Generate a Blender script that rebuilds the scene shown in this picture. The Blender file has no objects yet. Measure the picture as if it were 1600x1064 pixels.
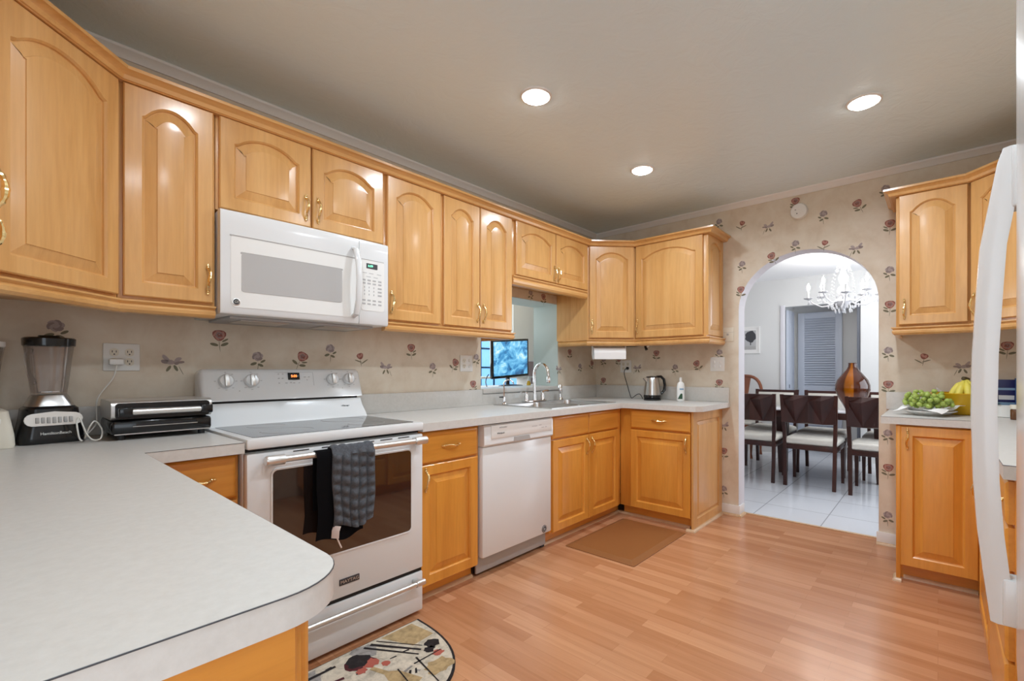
import bpy, bmesh, math, random
from mathutils import Vector, Matrix

random.seed(7)
R = math.radians
C = bpy.context.scene.collection
scn = bpy.context.scene

# ------------------------------------------------------------------ camera, world, light, exposure
L = 3.297            # arch wall (x)
H = 2.52             # ceiling
YF = -3.38           # wall opposite the range
XL = -0.945          # wall at the left of the peninsula
cam_d = bpy.data.cameras.new('camera')
cam = bpy.data.objects.new('camera', cam_d); C.objects.link(cam)
cam.location = (-0.5891, -2.6031, 1.1748)
cam.rotation_euler = (R(90), 0, -0.8651)
cam_d.sensor_width = 36.0; cam_d.sensor_fit = 'HORIZONTAL'
cam_d.lens = 728.8 / 1600 * 36.0
cam_d.shift_x = -46.07 / 1600
cam_d.shift_y = 46.39 / 1600
cam_d.clip_start = 0.02
scn.camera = cam
scn.view_settings.view_transform = 'Standard'
scn.view_settings.look = 'None'
scn.view_settings.gamma = 1.0
scn.view_settings.use_curve_mapping = False
scn.view_settings.exposure = 0.34
scn.cycles.use_denoising = True
scn.cycles.max_bounces = 10
scn.cycles.diffuse_bounces = 6
scn.cycles.sample_clamp_indirect = 6.0
scn.cycles.caustics_reflective = False
scn.cycles.caustics_refractive = False

w = bpy.data.worlds.new('world'); scn.world = w; w.use_nodes = True
bg = w.node_tree.nodes['Background']
bg.inputs[0].default_value = (0.84, 0.94, 1.03, 1); bg.inputs[1].default_value = 2.3

DOWN_W = 7.3       # each recessed lamp
DOWN_COL = (0.82, 0.94, 1.05)

def area(name, loc, rot, sx, sy, power, col, spread=180):
    d = bpy.data.lights.new(name, 'AREA'); d.shape = 'RECTANGLE'; d.size = sx; d.size_y = sy
    d.energy = power; d.color = col; d.spread = R(spread)
    o = bpy.data.objects.new(name, d); C.objects.link(o); o.location = loc; o.rotation_euler = rot
    return o
# unseen daylight fill added for the dining room; window daylight behind the pass-through
area('dining_daylight_fill', (5.2, -3.45, 1.5), (R(90), 0, R(180)), 1.8, 1.3, 36, (0.84, 0.91, 1.0)).rotation_euler = (R(90), 0, 0)
area('sunroom_daylight', (2.3, 1.95, 1.7), (R(-90), 0, 0), 1.4, 1.2, 34, (0.82, 0.94, 1.0))
# unseen fill light added behind the camera, with no known window there
area('rear_fill_light', (-2.6, -4.6, 1.7), (R(80), 0, R(-50)), 2.4, 1.8, 14, (0.84, 0.94, 1.03))

# ------------------------------------------------------------------ materials
def mat(name, col=(0.8, 0.8, 0.8), rough=0.5, metal=0.0, emit=None, estr=0.0, trans=0.0, ior=1.45, spec=None, coat=0.0):
    m = bpy.data.materials.new(name); m.use_nodes = True
    b = m.node_tree.nodes['Principled BSDF']
    b.inputs['Base Color'].default_value = (*col, 1)
    b.inputs['Roughness'].default_value = rough
    b.inputs['Metallic'].default_value = metal
    b.inputs['IOR'].default_value = ior
    if trans: b.inputs['Transmission Weight'].default_value = trans
    if coat: b.inputs['Coat Weight'].default_value = coat; b.inputs['Coat Roughness'].default_value = 0.15
    if spec is not None: b.inputs['Specular IOR Level'].default_value = spec
    if emit: b.inputs['Emission Color'].default_value = (*emit, 1); b.inputs['Emission Strength'].default_value = estr
    return m
def nt(m): return m.node_tree.nodes, m.node_tree.links, m.node_tree.nodes['Principled BSDF']
def texco(m, scale, kind='Object', rot=(0, 0, 0)):
    N, K, b = nt(m)
    t = N.new('ShaderNodeTexCoord'); mp = N.new('ShaderNodeMapping')
    mp.inputs['Scale'].default_value = scale; mp.inputs['Rotation'].default_value = rot
    K.new(t.outputs[kind], mp.inputs['Vector']); return mp
def ramp(m, stops):
    N, K, b = nt(m); r = N.new('ShaderNodeValToRGB')
    while len(r.color_ramp.elements) < len(stops): r.color_ramp.elements.new(0.5)
    for e, (p_, c_) in zip(r.color_ramp.elements, stops): e.position = p_; e.color = (*c_, 1)
    return r
def noise(m, vec, scale, detail=4, rough=0.5, dist=0.0):
    N, K, b = nt(m); n = N.new('ShaderNodeTexNoise')
    n.inputs['Scale'].default_value = scale; n.inputs['Detail'].default_value = detail
    n.inputs['Roughness'].default_value = rough; n.inputs['Distortion'].default_value = dist
    if vec: K.new(vec.outputs[0], n.inputs['Vector'])
    return n
def bump(m, src, strength, dist=0.01):
    N, K, b = nt(m); bp_ = N.new('ShaderNodeBump')
    bp_.inputs['Strength'].default_value = strength; bp_.inputs['Distance'].default_value = dist
    K.new(src, bp_.inputs['Height']); K.new(bp_.outputs[0], b.inputs['Normal'])

def wood_mat(name, c0, c1, c2, axis, rough=0.32, coat=0.35):
    m = mat(name, c1, rough, coat=coat); N, K, b = nt(m)
    sc = {'z': (9, 9, 0.7), 'x': (0.7, 9, 9), 'y': (9, 0.7, 9)}[axis]
    mp = texco(m, sc)
    oi = N.new('ShaderNodeObjectInfo'); mul = N.new('ShaderNodeMath'); mul.operation = 'MULTIPLY'; mul.inputs[1].default_value = 37.0
    K.new(oi.outputs['Random'], mul.inputs[0]); K.new(mul.outputs[0], mp.inputs['Location'])
    n1 = noise(m, mp, 1.0, 6, 0.6, 0.6)
    r = ramp(m, [(0.28, c0), (0.5, c1), (0.75, c2)])
    K.new(n1.outputs['Fac'], r.inputs['Fac'])
    n2 = noise(m, mp, 9.0, 3, 0.6)
    mx = N.new('ShaderNodeMixRGB'); mx.blend_type = 'MULTIPLY'; mx.inputs[0].default_value = 0.22
    r2 = ramp(m, [(0.35, (0.70, 0.66, 0.60)), (0.6, (1, 1, 1))])
    K.new(n2.outputs['Fac'], r2.inputs['Fac']); K.new(r.outputs[0], mx.inputs[1]); K.new(r2.outputs[0], mx.inputs[2])
    K.new(mx.outputs[0], b.inputs['Base Color'])
    return m
WA, WB, WC = (0.56, 0.285, 0.085), (0.66, 0.36, 0.125), (0.72, 0.42, 0.165)
M = {}
M['wood'] = wood_mat('maple_upright_grain', WA, WB, WC, 'z')
M['woodx'] = wood_mat('maple_level_grain', WA, WB, WC, 'x')
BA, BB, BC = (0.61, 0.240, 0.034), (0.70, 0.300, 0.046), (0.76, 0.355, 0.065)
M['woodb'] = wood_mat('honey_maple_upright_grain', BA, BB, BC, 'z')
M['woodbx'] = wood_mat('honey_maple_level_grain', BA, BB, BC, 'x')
M['woodp'] = wood_mat('maple_pale', (0.66, 0.47, 0.26), (0.72, 0.53, 0.31), (0.76, 0.58, 0.36), 'x')
M['quarter'] = wood_mat('shoe_moulding_wood', (0.55, 0.36, 0.20), (0.62, 0.42, 0.25), (0.66, 0.47, 0.29), 'x', 0.45)
M['mahog'] = wood_mat('dark_mahogany', (0.024, 0.006, 0.004), (0.040, 0.009, 0.005), (0.060, 0.014, 0.008), 'z', 0.36, 0.0)
M['walnut'] = wood_mat('carved_walnut', (0.16, 0.045, 0.018), (0.22, 0.065, 0.026), (0.28, 0.09, 0.035), 'z', 0.3)
M['dark'] = mat('shadow_gap', (0.012, 0.010, 0.009), 0.7)
M['brass'] = mat('polished_brass', (0.90, 0.68, 0.33), 0.18, 1.0)
M['chrome'] = mat('chrome', (0.78, 0.78, 0.79), 0.08, 1.0)
M['steel'] = mat('brushed_steel', (0.58, 0.57, 0.56), 0.28, 1.0)
M['satin'] = mat('satin_silver', (0.70, 0.69, 0.67), 0.32, 0.85)
M['white'] = mat('white_enamel', (0.73, 0.745, 0.75), 0.18, coat=0.3)
M['whitep'] = mat('white_plastic', (0.78, 0.78, 0.76), 0.38)
M['ivory'] = mat('ivory_plastic', (0.72, 0.68, 0.58), 0.4)
M['whitem'] = mat('white_paint', (0.78, 0.77, 0.75), 0.5)
M['grayp'] = mat('grey_plastic', (0.40, 0.39, 0.38), 0.5)
M['lgray'] = mat('light_grey_print', (0.45, 0.45, 0.45), 0.5)
M['mwglass'] = mat('grey_mesh_glass', (0.46, 0.455, 0.45), 0.12)
M['black'] = mat('black_gloss', (0.010, 0.010, 0.011), 0.14)
M['blackm'] = mat('black_matte', (0.018, 0.018, 0.020), 0.5)
M['cook'] = mat('ceramic_cooktop', (0.035, 0.035, 0.037), 0.06)
M['oven'] = mat('oven_glass', (0.020, 0.014, 0.013), 0.04, ior=2.0)
M['label'] = mat('print_ink', (0.05, 0.05, 0.055), 0.5)
M['red_led'] = mat('red_digits', (0.2, 0.02, 0.0), 0.5, emit=(1.0, 0.22, 0.04), estr=3.0)
M['green_led'] = mat('green_digits', (0.0, 0.2, 0.1), 0.5, emit=(0.25, 1.0, 0.6), estr=1.6)
M['glassy'] = mat('clear_plastic_jar', (0.94, 0.93, 0.97), 0.04, trans=1.0, ior=1.18)
m = M['glassy']; N, K, b = nt(m); out = N['Material Output']
lw = N.new('ShaderNodeLayerWeight'); lw.inputs['Blend'].default_value = 0.35; tr = N.new('ShaderNodeBsdfTransparent'); tr.inputs[0].default_value = (0.985, 0.98, 0.99, 1)
gl = N.new('ShaderNodeBsdfGlossy'); gl.inputs['Roughness'].default_value = 0.06; mxs = N.new('ShaderNodeMixShader'); mu = N.new('ShaderNodeMath'); mu.operation = 'MULTIPLY'; mu.inputs[1].default_value = 0.55
K.new(lw.outputs['Fresnel'], mu.inputs[0]); K.new(mu.outputs[0], mxs.inputs[0]); K.new(tr.outputs[0], mxs.inputs[1]); K.new(gl.outputs[0], mxs.inputs[2]); K.new(mxs.outputs[0], out.inputs['Surface'])
M['crystal'] = mat('crystal', (0.97, 0.97, 1.0), 0.05, 0.0, trans=0.5, ior=1.5)
M['bulb'] = mat('lamp_glow', (1, 1, 1), 0.5, emit=(1.0, 0.95, 0.88), estr=26.0)
M['flame'] = mat('candle_bulb_glow', (1, 1, 1), 0.5, emit=(1.0, 0.97, 0.93), estr=40.0)
M['towelg'] = mat('grey_towel', (0.088, 0.094, 0.106), 0.95, spec=0.15)
M['towelb'] = mat('black_towel', (0.006, 0.006, 0.007), 1.0, spec=0.05)
M['tag'] = mat('white_tag', (0.70, 0.62, 0.58), 0.7)
M['seat'] = mat('cream_leather', (0.66, 0.63, 0.56), 0.4)
M['tabletop'] = mat('pale_table_glass', (0.80, 0.80, 0.82), 0.08)
M['plate'] = mat('white_porcelain', (0.82, 0.82, 0.80), 0.15)
M['napkin'] = mat('white_napkin', (0.84, 0.83, 0.82), 0.8)
M['bowl'] = mat('mustard_glaze', (0.62, 0.36, 0.012), 0.2)
M['banana'] = mat('banana_skin', (0.72, 0.62, 0.10), 0.45)
M['stem'] = mat('brown_stem', (0.07, 0.05, 0.02), 0.7)
M['grape'] = mat('green_grape', (0.33, 0.43, 0.09), 0.22)
M['pale_green'] = mat('pale_green_paint', (0.50, 0.56, 0.53), 0.6)
M['pink'] = mat('pink_paint', (0.62, 0.44, 0.40), 0.6)
M['dwall'] = mat('dining_wall_paint', (0.66, 0.66, 0.65), 0.6)
M['dceil'] = mat('dining_ceiling_paint', (0.85, 0.85, 0.86), 0.6)
M['archp'] = mat('arch_paint', (0.66, 0.65, 0.69), 0.55)
M['bluedoor'] = mat('louver_paint', (0.52, 0.56, 0.64), 0.45)
M['dgrey'] = mat('dark_grey_edge', (0.12, 0.13, 0.16), 0.5)
M['mat_brown'] = mat('brown_mat_vinyl', (0.27, 0.110, 0.038), 0.35)
M['rug_cream'] = mat('rug_cream', (0.56, 0.50, 0.40), 0.95)
M['rug_tan'] = mat('rug_tan', (0.42, 0.30, 0.15), 0.95)
M['rug_black'] = mat('rug_black', (0.015, 0.011, 0.012), 0.95)
M['rug_wine'] = mat('rug_wine', (0.075, 0.012, 0.016), 0.95)
M['rug_red'] = mat('rug_red', (0.40, 0.10, 0.07), 0.95)
M['rug_grey'] = mat('rug_grey', (0.30, 0.28, 0.26), 0.95)
M['rose'] = mat('paper_rose', (0.27, 0.105, 0.085), 0.8)
M['rosel'] = mat('paper_rose_light', (0.45, 0.23, 0.19), 0.8)
M['leaf'] = mat('paper_leaf', (0.19, 0.175, 0.115), 0.8)
M['lilac'] = mat('paper_lilac', (0.41, 0.345, 0.335), 0.8)
M['lilacd'] = mat('paper_lilac_dark', (0.29, 0.235, 0.23), 0.8)
M['navy'] = mat('navy_card', (0.010, 0.012, 0.10), 0.4)
M['blue'] = mat('blue_card', (0.06, 0.17, 0.45), 0.4)
M['amberjar'] = mat('amber_jar', (0.12, 0.05, 0.02), 0.2)
M['screen'] = mat('monitor_picture', (0.02, 0.03, 0.05), 0.2, emit=(0.2, 0.5, 0.8), estr=1.0)
M['daypane'] = mat('daylit_pane', (0.5, 0.7, 0.9), 0.2, emit=(0.17, 0.50, 0.95), estr=0.85)
M['muntin'] = mat('blue_grey_muntin', (0.06, 0.12, 0.22), 0.5)
M['cord'] = mat('white_cord', (0.75, 0.74, 0.70), 0.5)
M['green_lbl'] = mat('green_label', (0.02, 0.07, 0.035), 0.4)
M['blue_lbl'] = mat('blue_label', (0.25, 0.40, 0.55), 0.4)

for k_ in ('rug_cream', 'rug_tan', 'rug_black', 'rug_wine', 'rug_grey', 'towelg'):
    m = M[k_]; N, K, b = nt(m); c_ = b.inputs['Base Color'].default_value[:3]
    n = noise(m, texco(m, (1, 1, 1)), 26.0 if k_ != 'towelg' else 120.0, 6, 0.7, 0.5)
    lo_ = 0.62 if k_ != 'towelg' else 0.75
    r = ramp(m, [(0.34, tuple(q * lo_ for q in c_)), (0.52, c_), (0.70, tuple(min(1, q * 1.22 + 0.01) for q in c_))])
    K.new(n.outputs['Fac'], r.inputs['Fac']); K.new(r.outputs[0], b.inputs['Base Color'])
# monitor picture: blue blotches
m = M['screen']; N, K, b = nt(m)
mp = texco(m, (9, 9, 9)); n = noise(m, mp, 1.0, 5, 0.6, 1.0)
r = ramp(m, [(0.30, (0.01, 0.03, 0.10)), (0.45, (0.05, 0.25, 0.50)), (0.58, (0.20, 0.55, 0.80)), (0.72, (0.75, 0.9, 1.0))])
K.new(n.outputs['Fac'], r.inputs['Fac']); K.new(r.outputs[0], b.inputs['Emission Color'])
# wallpaper: mottled beige with faint stucco squares
m = M['paper'] = mat('wallpaper', (0.6, 0.5, 0.4), 0.55); N, K, b = nt(m)
mp = texco(m, (1, 1, 1)); n = noise(m, mp, 7.0, 6, 0.62, 0.3)
r = ramp(m, [(0.30, (0.605, 0.510, 0.395)), (0.50, (0.670, 0.590, 0.478)), (0.72, (0.715, 0.655, 0.550))])
K.new(n.outputs['Fac'], r.inputs['Fac']); K.new(r.outputs[0], b.inputs['Base Color'])
# ceiling: glossy paint over hand-trowelled texture
m = M['ceil'] = mat('ceiling_paint', (0.75, 0.89, 0.96), 0.24); N, K, b = nt(m)
mp = texco(m, (1, 1, 1)); n = noise(m, mp, 9.0, 5, 0.6, 1.5); bump(m, n.outputs['Fac'], 0.55, 0.006)
# counter laminate
m = M['lam'] = mat('counter_laminate', (0.70, 0.69, 0.67), 0.34); N, K, b = nt(m)
mp = texco(m, (1, 1, 1)); n = noise(m, mp, 60.0, 5, 0.7)
r = ramp(m, [(0.30, (0.580, 0.566, 0.535)), (0.7, (0.640, 0.628, 0.598))])
K.new(n.outputs['Fac'], r.inputs['Fac']); K.new(r.outputs[0], b.inputs['Base Color'])
# laminate floor: strips along y
m = M['floor'] = mat('laminate_floor', (0.6, 0.35, 0.2), 0.26, coat=0.15); N, K, b = nt(m)
t = N.new('ShaderNodeTexCoord'); sep = N.new('ShaderNodeSeparateXYZ'); com = N.new('ShaderNodeCombineXYZ')
K.new(t.outputs['Object'], sep.inputs[0]); K.new(sep.outputs['Y'], com.inputs['X']); K.new(sep.outputs['X'], com.inputs['Y'])
br = N.new('ShaderNodeTexBrick'); K.new(com.outputs[0], br.inputs['Vector'])
br.offset = 0.37; br.inputs['Scale'].default_value = 1.0
br.inputs['Brick Width'].default_value = 0.52; br.inputs['Row Height'].default_value = 0.064
br.inputs['Mortar Size'].default_value = 0.0006; br.inputs['Mortar Smooth'].default_value = 0.3; br.inputs['Bias'].default_value = -0.1
br.inputs['Color1'].default_value = (0.465, 0.210, 0.100, 1); br.inputs['Color2'].default_value = (0.62, 0.325, 0.175, 1)
br.inputs['Mortar'].default_value = (0.38, 0.17, 0.08, 1)
mp = N.new('ShaderNodeMapping'); mp.inputs['Scale'].default_value = (1.6, 26, 1); K.new(com.outputs[0], mp.inputs['Vector'])
n = noise(m, mp, 1.0, 6, 0.62, 0.8); r = ramp(m, [(0.30, (0.80, 0.74, 0.68)), (0.62, (1, 1, 1))])
K.new(n.outputs['Fac'], r.inputs['Fac'])
mx = N.new('ShaderNodeMixRGB'); mx.blend_type = 'MULTIPLY'; mx.inputs[0].default_value = 0.75
K.new(br.outputs['Color'], mx.inputs[1]); K.new(r.outputs[0], mx.inputs[2]); K.new(mx.outputs[0], b.inputs['Base Color'])
# dining tile
m = M['tile'] = mat('white_floor_tile', (0.7, 0.7, 0.72), 0.10); N, K, b = nt(m)
t = N.new('ShaderNodeTexCoord'); mp = N.new('ShaderNodeMapping'); K.new(t.outputs['Object'], mp.inputs[0])
mp.inputs['Location'].default_value = (-3.82 + 0.48 * 8, 1.445 + 0.48 * 9, 0)
br = N.new('ShaderNodeTexBrick'); br.offset = 0.0; K.new(mp.outputs[0], br.inputs['Vector'])
br.inputs['Scale'].default_value = 1.0; br.inputs['Brick Width'].default_value = 0.48; br.inputs['Row Height'].default_value = 0.48
br.inputs['Mortar Size'].default_value = 0.004; br.inputs['Color1'].default_value = (0.74, 0.75, 0.78, 1); br.inputs['Color2'].default_value = (0.70, 0.71, 0.74, 1)
br.inputs['Mortar'].default_value = (0.40, 0.40, 0.42, 1); K.new(br.outputs['Color'], b.inputs['Base Color'])
# striped vase
m = M['vase'] = mat('striped_vase', (0.1, 0.03, 0.01), 0.05); N, K, b = nt(m)
t = N.new('ShaderNodeTexCoord'); sep = N.new('ShaderNodeSeparateXYZ'); K.new(t.outputs['Object'], sep.inputs[0])
at = N.new('ShaderNodeMath'); at.operation = 'ARCTAN2'; K.new(sep.outputs['Y'], at.inputs[0]); K.new(sep.outputs['X'], at.inputs[1])
mr = N.new('ShaderNodeMapRange'); mr.inputs[1].default_value = -math.pi; mr.inputs[2].default_value = math.pi; K.new(at.outputs[0], mr.inputs[0])
r = ramp(m, [(0.0, (0.035, 0.008, 0.003)), (0.02, (0.40, 0.115, 0.004)), (0.095, (0.40, 0.115, 0.004)), (0.10, (0.085, 0.018, 0.004)), (0.25, (0.030, 0.008, 0.003)), (0.5, (0.12, 0.03, 0.006)), (0.80, (0.03, 0.008, 0.003)), (0.93, (0.11, 0.025, 0.005))])
r.color_ramp.interpolation = 'LINEAR'
K.new(mr.outputs[0], r.inputs['Fac']); K.new(r.outputs[0], b.inputs['Base Color'])
# black and white photograph paper
m = M['photo'] = mat('photo_grey', (0.3, 0.3, 0.33), 0.5)

# ------------------------------------------------------------------ mesh building
class MB:
    def __init__(self): self.v = []; self.f = []; self.m = []
    def add(self, vs, fs, mi=0, T=None):
        o = len(self.v)
        self.v += [tuple(T @ Vector(x)) if T else tuple(x) for x in vs]
        self.f += [tuple(i + o for i in f) for f in fs]; self.m += [mi] * len(fs); return self
    def box(self, x0, x1, y0, y1, z0, z1, b=0.0, mi=0, T=None, seg=2):
        if b <= 0:
            vs = [(x, y, z) for x in (x0, x1) for y in (y0, y1) for z in (z0, z1)]
            fs = [(0, 1, 3, 2), (4, 6, 7, 5), (0, 4, 5, 1), (2, 3, 7, 6), (0, 2, 6, 4), (1, 5, 7, 3)]
            return self.add(vs, fs, mi, T)
        bm = bmesh.new(); bmesh.ops.create_cube(bm, size=1)
        for q in bm.verts: q.co = ((x0 + x1) / 2 + q.co.x * (x1 - x0), (y0 + y1) / 2 + q.co.y * (y1 - y0), (z0 + z1) / 2 + q.co.z * (z1 - z0))
        bmesh.ops.bevel(bm, geom=bm.edges[:], offset=b, segments=seg, profile=0.5, affect='EDGES')
        bm.verts.index_update()
        self.add([q.co[:] for q in bm.verts], [[q.index for q in f.verts] for f in bm.faces], mi, T); bm.free(); return self
    def prism(self, poly, a, b_, axis='z', mi=0, T=None):
        n = len(poly)
        def P(u, v, h): return {'z': (u, v, h), 'y': (u, h, v), 'x': (h, u, v)}[axis]
        vs = [P(u, v, a) for u, v in poly] + [P(u, v, b_) for u, v in poly]
        fs = [tuple(range(n))[::-1], tuple(range(n, 2 * n))] + [(i, (i + 1) % n, n + (i + 1) % n, n + i) for i in range(n)]
        return self.add(vs, fs, mi, T)
    def loops(self, loops, cap0=True, cap1=True, mi=0, T=None, closed=True):
        n = len(loops[0]); vs = [p_ for l in loops for p_ in l]; fs = []
        for k in range(len(loops) - 1):
            for i in range(n if closed else n - 1):
                j = (i + 1) % n; fs.append((k * n + i, k * n + j, (k + 1) * n + j, (k + 1) * n + i))
        if cap0: fs.append(tuple(range(n))[::-1])
        if cap1: fs.append(tuple(range((len(loops) - 1) * n, len(loops) * n)))
        return self.add(vs, fs, mi, T)
    def lathe(self, prof, n=24, c=(0, 0, 0), mi=0, T=None):
        loops = [[(c[0] + r_ * math.cos(2 * math.pi * i / n), c[1] + r_ * math.sin(2 * math.pi * i / n), c[2] + z) for i in range(n)] for r_, z in prof]
        return self.loops(loops, prof[0][0] > 1e-5, prof[-1][0] > 1e-5, mi, T)
    def tube(self, pts, rad, n=10, mi=0, T=None, closed=False, flat=None):
        P = [Vector(p_) for p_ in pts]; k = len(P)
        rr = rad if isinstance(rad, (list, tuple)) else [rad] * k
        up = None; loops = []
        for i in range(k):
            a = P[(i - 1) % k] if (closed or i > 0) else P[i]; c = P[(i + 1) % k] if (closed or i < k - 1) else P[i]
            t = (c - a).normalized()
            if up is None:
                up = Vector((0, 0, 1)) if abs(t.z) < 0.9 else Vector((1, 0, 0))
            s = t.cross(up)
            if s.length < 1e-6: s = t.orthogonal()
            s.normalize(); up = s.cross(t).normalized()
            fa = flat or (1, 1)
            loops.append([tuple(P[i] + (s * math.cos(2 * math.pi * q / n) * fa[0] + up * math.sin(2 * math.pi * q / n) * fa[1]) * rr[i]) for q in range(n)])
        if closed: loops.append(loops[0])
        return self.loops(loops, not closed, not closed, mi, T)
    def sphere(self, c, r_, s=(1, 1, 1), n=12, m_=8, mi=0, T=None):
        prof = [(max(1e-6, r_ * math.sin(math.pi * k / m_)), -r_ * math.cos(math.pi * k / m_)) for k in range(m_ + 1)]
        loops = [[(c[0] + a * math.cos(2 * math.pi * i / n) * s[0], c[1] + a * math.sin(2 * math.pi * i / n) * s[1], c[2] + z * s[2]) for i in range(n)] for a, z in prof]
        return self.loops(loops, False, False, mi, T)
    def disc(self, c, r_, n=20, mi=0, T=None, axis='y', rz=None):
        rz = rz or r_
        pts = [(c[0] + r_ * math.cos(2 * math.pi * i / n), c[1], c[2] + rz * math.sin(2 * math.pi * i / n)) if axis == 'y' else
               (c[0] + r_ * math.cos(2 * math.pi * i / n), c[1] + rz * math.sin(2 * math.pi * i / n), c[2]) if axis == 'z' else
               (c[0], c[1] + r_ * math.cos(2 * math.pi * i / n), c[2] + rz * math.sin(2 * math.pi * i / n)) for i in range(n)]
        return self.add(pts, [tuple(range(n))], mi, T)
    def build(self, name, mats, parent=None, smooth=35, loc=None, fix=True):
        me = bpy.data.meshes.new(name); me.from_pydata(self.v, [], self.f); me.update()
        if fix:
            bm = bmesh.new(); bm.from_mesh(me); bmesh.ops.recalc_face_normals(bm, faces=bm.faces[:]); bm.to_mesh(me); bm.free()
        if not isinstance(mats, (list, tuple)): mats = [mats]
        for q in mats: me.materials.append(M[q] if isinstance(q, str) else q)
        for p_, i in zip(me.polygons, self.m): p_.material_index = i; p_.use_smooth = smooth > 0
        if smooth > 0: me.set_sharp_from_angle(angle=R(smooth))
        o = bpy.data.objects.new(name, me); C.objects.link(o)
        if parent: o.parent = parent
        if loc: o.location = loc
        return o
def spline(pts, k=6):
    P = [Vector(p_) for p_ in pts]; out = []
    for i in range(len(P) - 1):
        a, b_, c, d = P[max(i - 1, 0)], P[i], P[i + 1], P[min(i + 2, len(P) - 1)]
        for j in range(k):
            u = j / k; out.append(tuple(0.5 * ((2 * b_) + (c - a) * u + (2 * a - 5 * b_ + 4 * c - d) * u * u + (3 * b_ - a - 3 * c + d) * u ** 3)))
    return out + [tuple(P[-1])]
def tag(o, label, cat, group=None, kind=None):
    o['label'] = label; o['category'] = cat
    if group: o['group'] = group
    if kind: o['kind'] = kind
    return o
def struct(o): o['kind'] = 'structure'; return o
def thing(name, label, cat, loc=(0, 0, 0), rz=0, group=None):
    o = bpy.data.objects.new(name, None); C.objects.link(o); o.empty_display_size = 0.05
    o.location = loc; o.rotation_euler = (0, 0, rz); return tag(o, label, cat, group)
def copy_tree(o, parent=None):
    c = o.copy(); C.objects.link(c)
    if parent: c.parent = parent
    for ch in list(o.children): copy_tree(ch, c)
    return c
def text(body, size, name, mat_, parent, loc, rot=(R(90), 0, 0), ext=0.0006, sx=1.0, align='CENTER', shear=0.0):
    cu = bpy.data.curves.new(name, 'FONT'); cu.body = body; cu.size = size; cu.extrude = ext; cu.align_x = align; cu.align_y = 'CENTER'; cu.shear = shear
    tmp = bpy.data.objects.new('tmp', cu); C.objects.link(tmp)
    bpy.context.view_layer.update()
    me = bpy.data.meshes.new_from_object(tmp.evaluated_get(bpy.context.evaluated_depsgraph_get()))
    bpy.data.objects.remove(tmp); me.name = name
    me.materials.clear(); me.materials.append(M[mat_])
    o = bpy.data.objects.new(name, me); C.objects.link(o); o.parent = parent; o.location = loc; o.rotation_euler = rot; o.scale = (sx, 1, 1)
    return o
def miter(poly, d):
    """offset a closed 2D polygon (counter-clockwise) inwards by d"""
    n = len(poly); out = []
    for i in range(n):
        p0, p1, p2 = Vector(poly[i - 1]), Vector(poly[i]), Vector(poly[(i + 1) % n])
        e1 = (p1 - p0).normalized(); e2 = (p2 - p1).normalized()
        n1 = Vector((-e1.y, e1.x)); n2 = Vector((-e2.y, e2.x))
        k = (n1 + n2) / max(0.35, 1 + n1.dot(n2)); out.append(tuple(p1 + k * d))
    return out
def arc(cx, cy, r_, a0, a1, n): return [(cx + r_ * math.cos(R(a0 + (a1 - a0) * i / n)), cy + r_ * math.sin(R(a0 + (a1 - a0) * i / n))) for i in range(n + 1)]
def sweep(path, prof, closed=False):
    """path: xy points, profile (out, z) swept with mitres; out is to the right of the direction of travel"""
    n = len(path); loops = []
    for i in range(n):
        p1 = Vector(path[i]); dirs = []
        if i > 0: dirs.append((p1 - Vector(path[i - 1])).normalized())
        if i < n - 1: dirs.append((Vector(path[i + 1]) - p1).normalized())
        ns = [Vector((d.y, -d.x)) for d in dirs]
        k = ns[0] if len(ns) == 1 else (ns[0] + ns[1]) / (1 + ns[0].dot(ns[1]))
        loops.append([(p1.x + k.x * u, p1.y + k.y * u, z) for u, z in prof])
    return loops

# ------------------------------------------------------------------ cabinet doors, handles, cabinets
def panel_outline(w_, h_, fr, arch, n=18):
    """inner outline of the frame, ccw seen from the front: BL, BR, right spring, arch points, left spring"""
    x0, x1, z0 = fr, w_ - fr, fr
    top = h_ - fr * 0.95; zs = top - arch
    pts = [(x0, z0), (x1, z0)]
    if arch <= 0:
        return [(x0, z0), (x1, z0), (x1, top), (x0, top)], [(0, 0), (w_, 0), (w_, h_), (0, h_)]
    out = [(0, 0), (w_, 0)]
    cx, hw = (x0 + x1) / 2, (x1 - x0) / 2
    for i in range(n + 1):
        s = 1 - 2 * i / n; a = abs(s)
        if a < 0.86: z = zs + arch * (0.14 + 0.86 * (math.sqrt(max(0, 1.35 ** 2 - (a / 0.86) ** 2)) - math.sqrt(1.35 ** 2 - 1)) / (1.35 - math.sqrt(1.35 ** 2 - 1)))
        else: z = zs + arch * 0.14 * ((1 - a) / 0.14) ** 1.6
        pts.append((cx + s * hw, z)); out.append((w_ if i == 0 else 0 if i == n else cx + s * hw, h_))
    return pts, out
def door_mesh(w_, h_, arch=0.0, fr=0.052, th=0.021, raise_=0.034):
    mb = MB(); pin, pout = panel_outline(w_, h_, fr, arch)
    def lp(poly, y): return [(x, y, z) for x, z in poly]
    bev = 0.004
    L_ = [lp(pout, 0), lp(pout, -th + bev), lp(miter(pout, bev) if arch <= 0 else [(min(max(x, bev), w_ - bev), min(max(z, bev), h_ - bev)) for x, z in pout], -th),
          lp(pin, -th), lp(miter(pin, 0.0025), -th + 0.003), lp(miter(pin, 0.006), -th + 0.0065), lp(miter(pin, 0.0075), -th + 0.012), lp(miter(pin, 0.010), -th + 0.0125), lp(miter(pin, 0.010 + raise_), -th + 0.003), lp(miter(pin, 0.011 + raise_), -th + 0.0005), lp(miter(pin, 0.014 + raise_), -th + 0.0002)]
    mb.loops(L_, True, True); return mb
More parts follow.
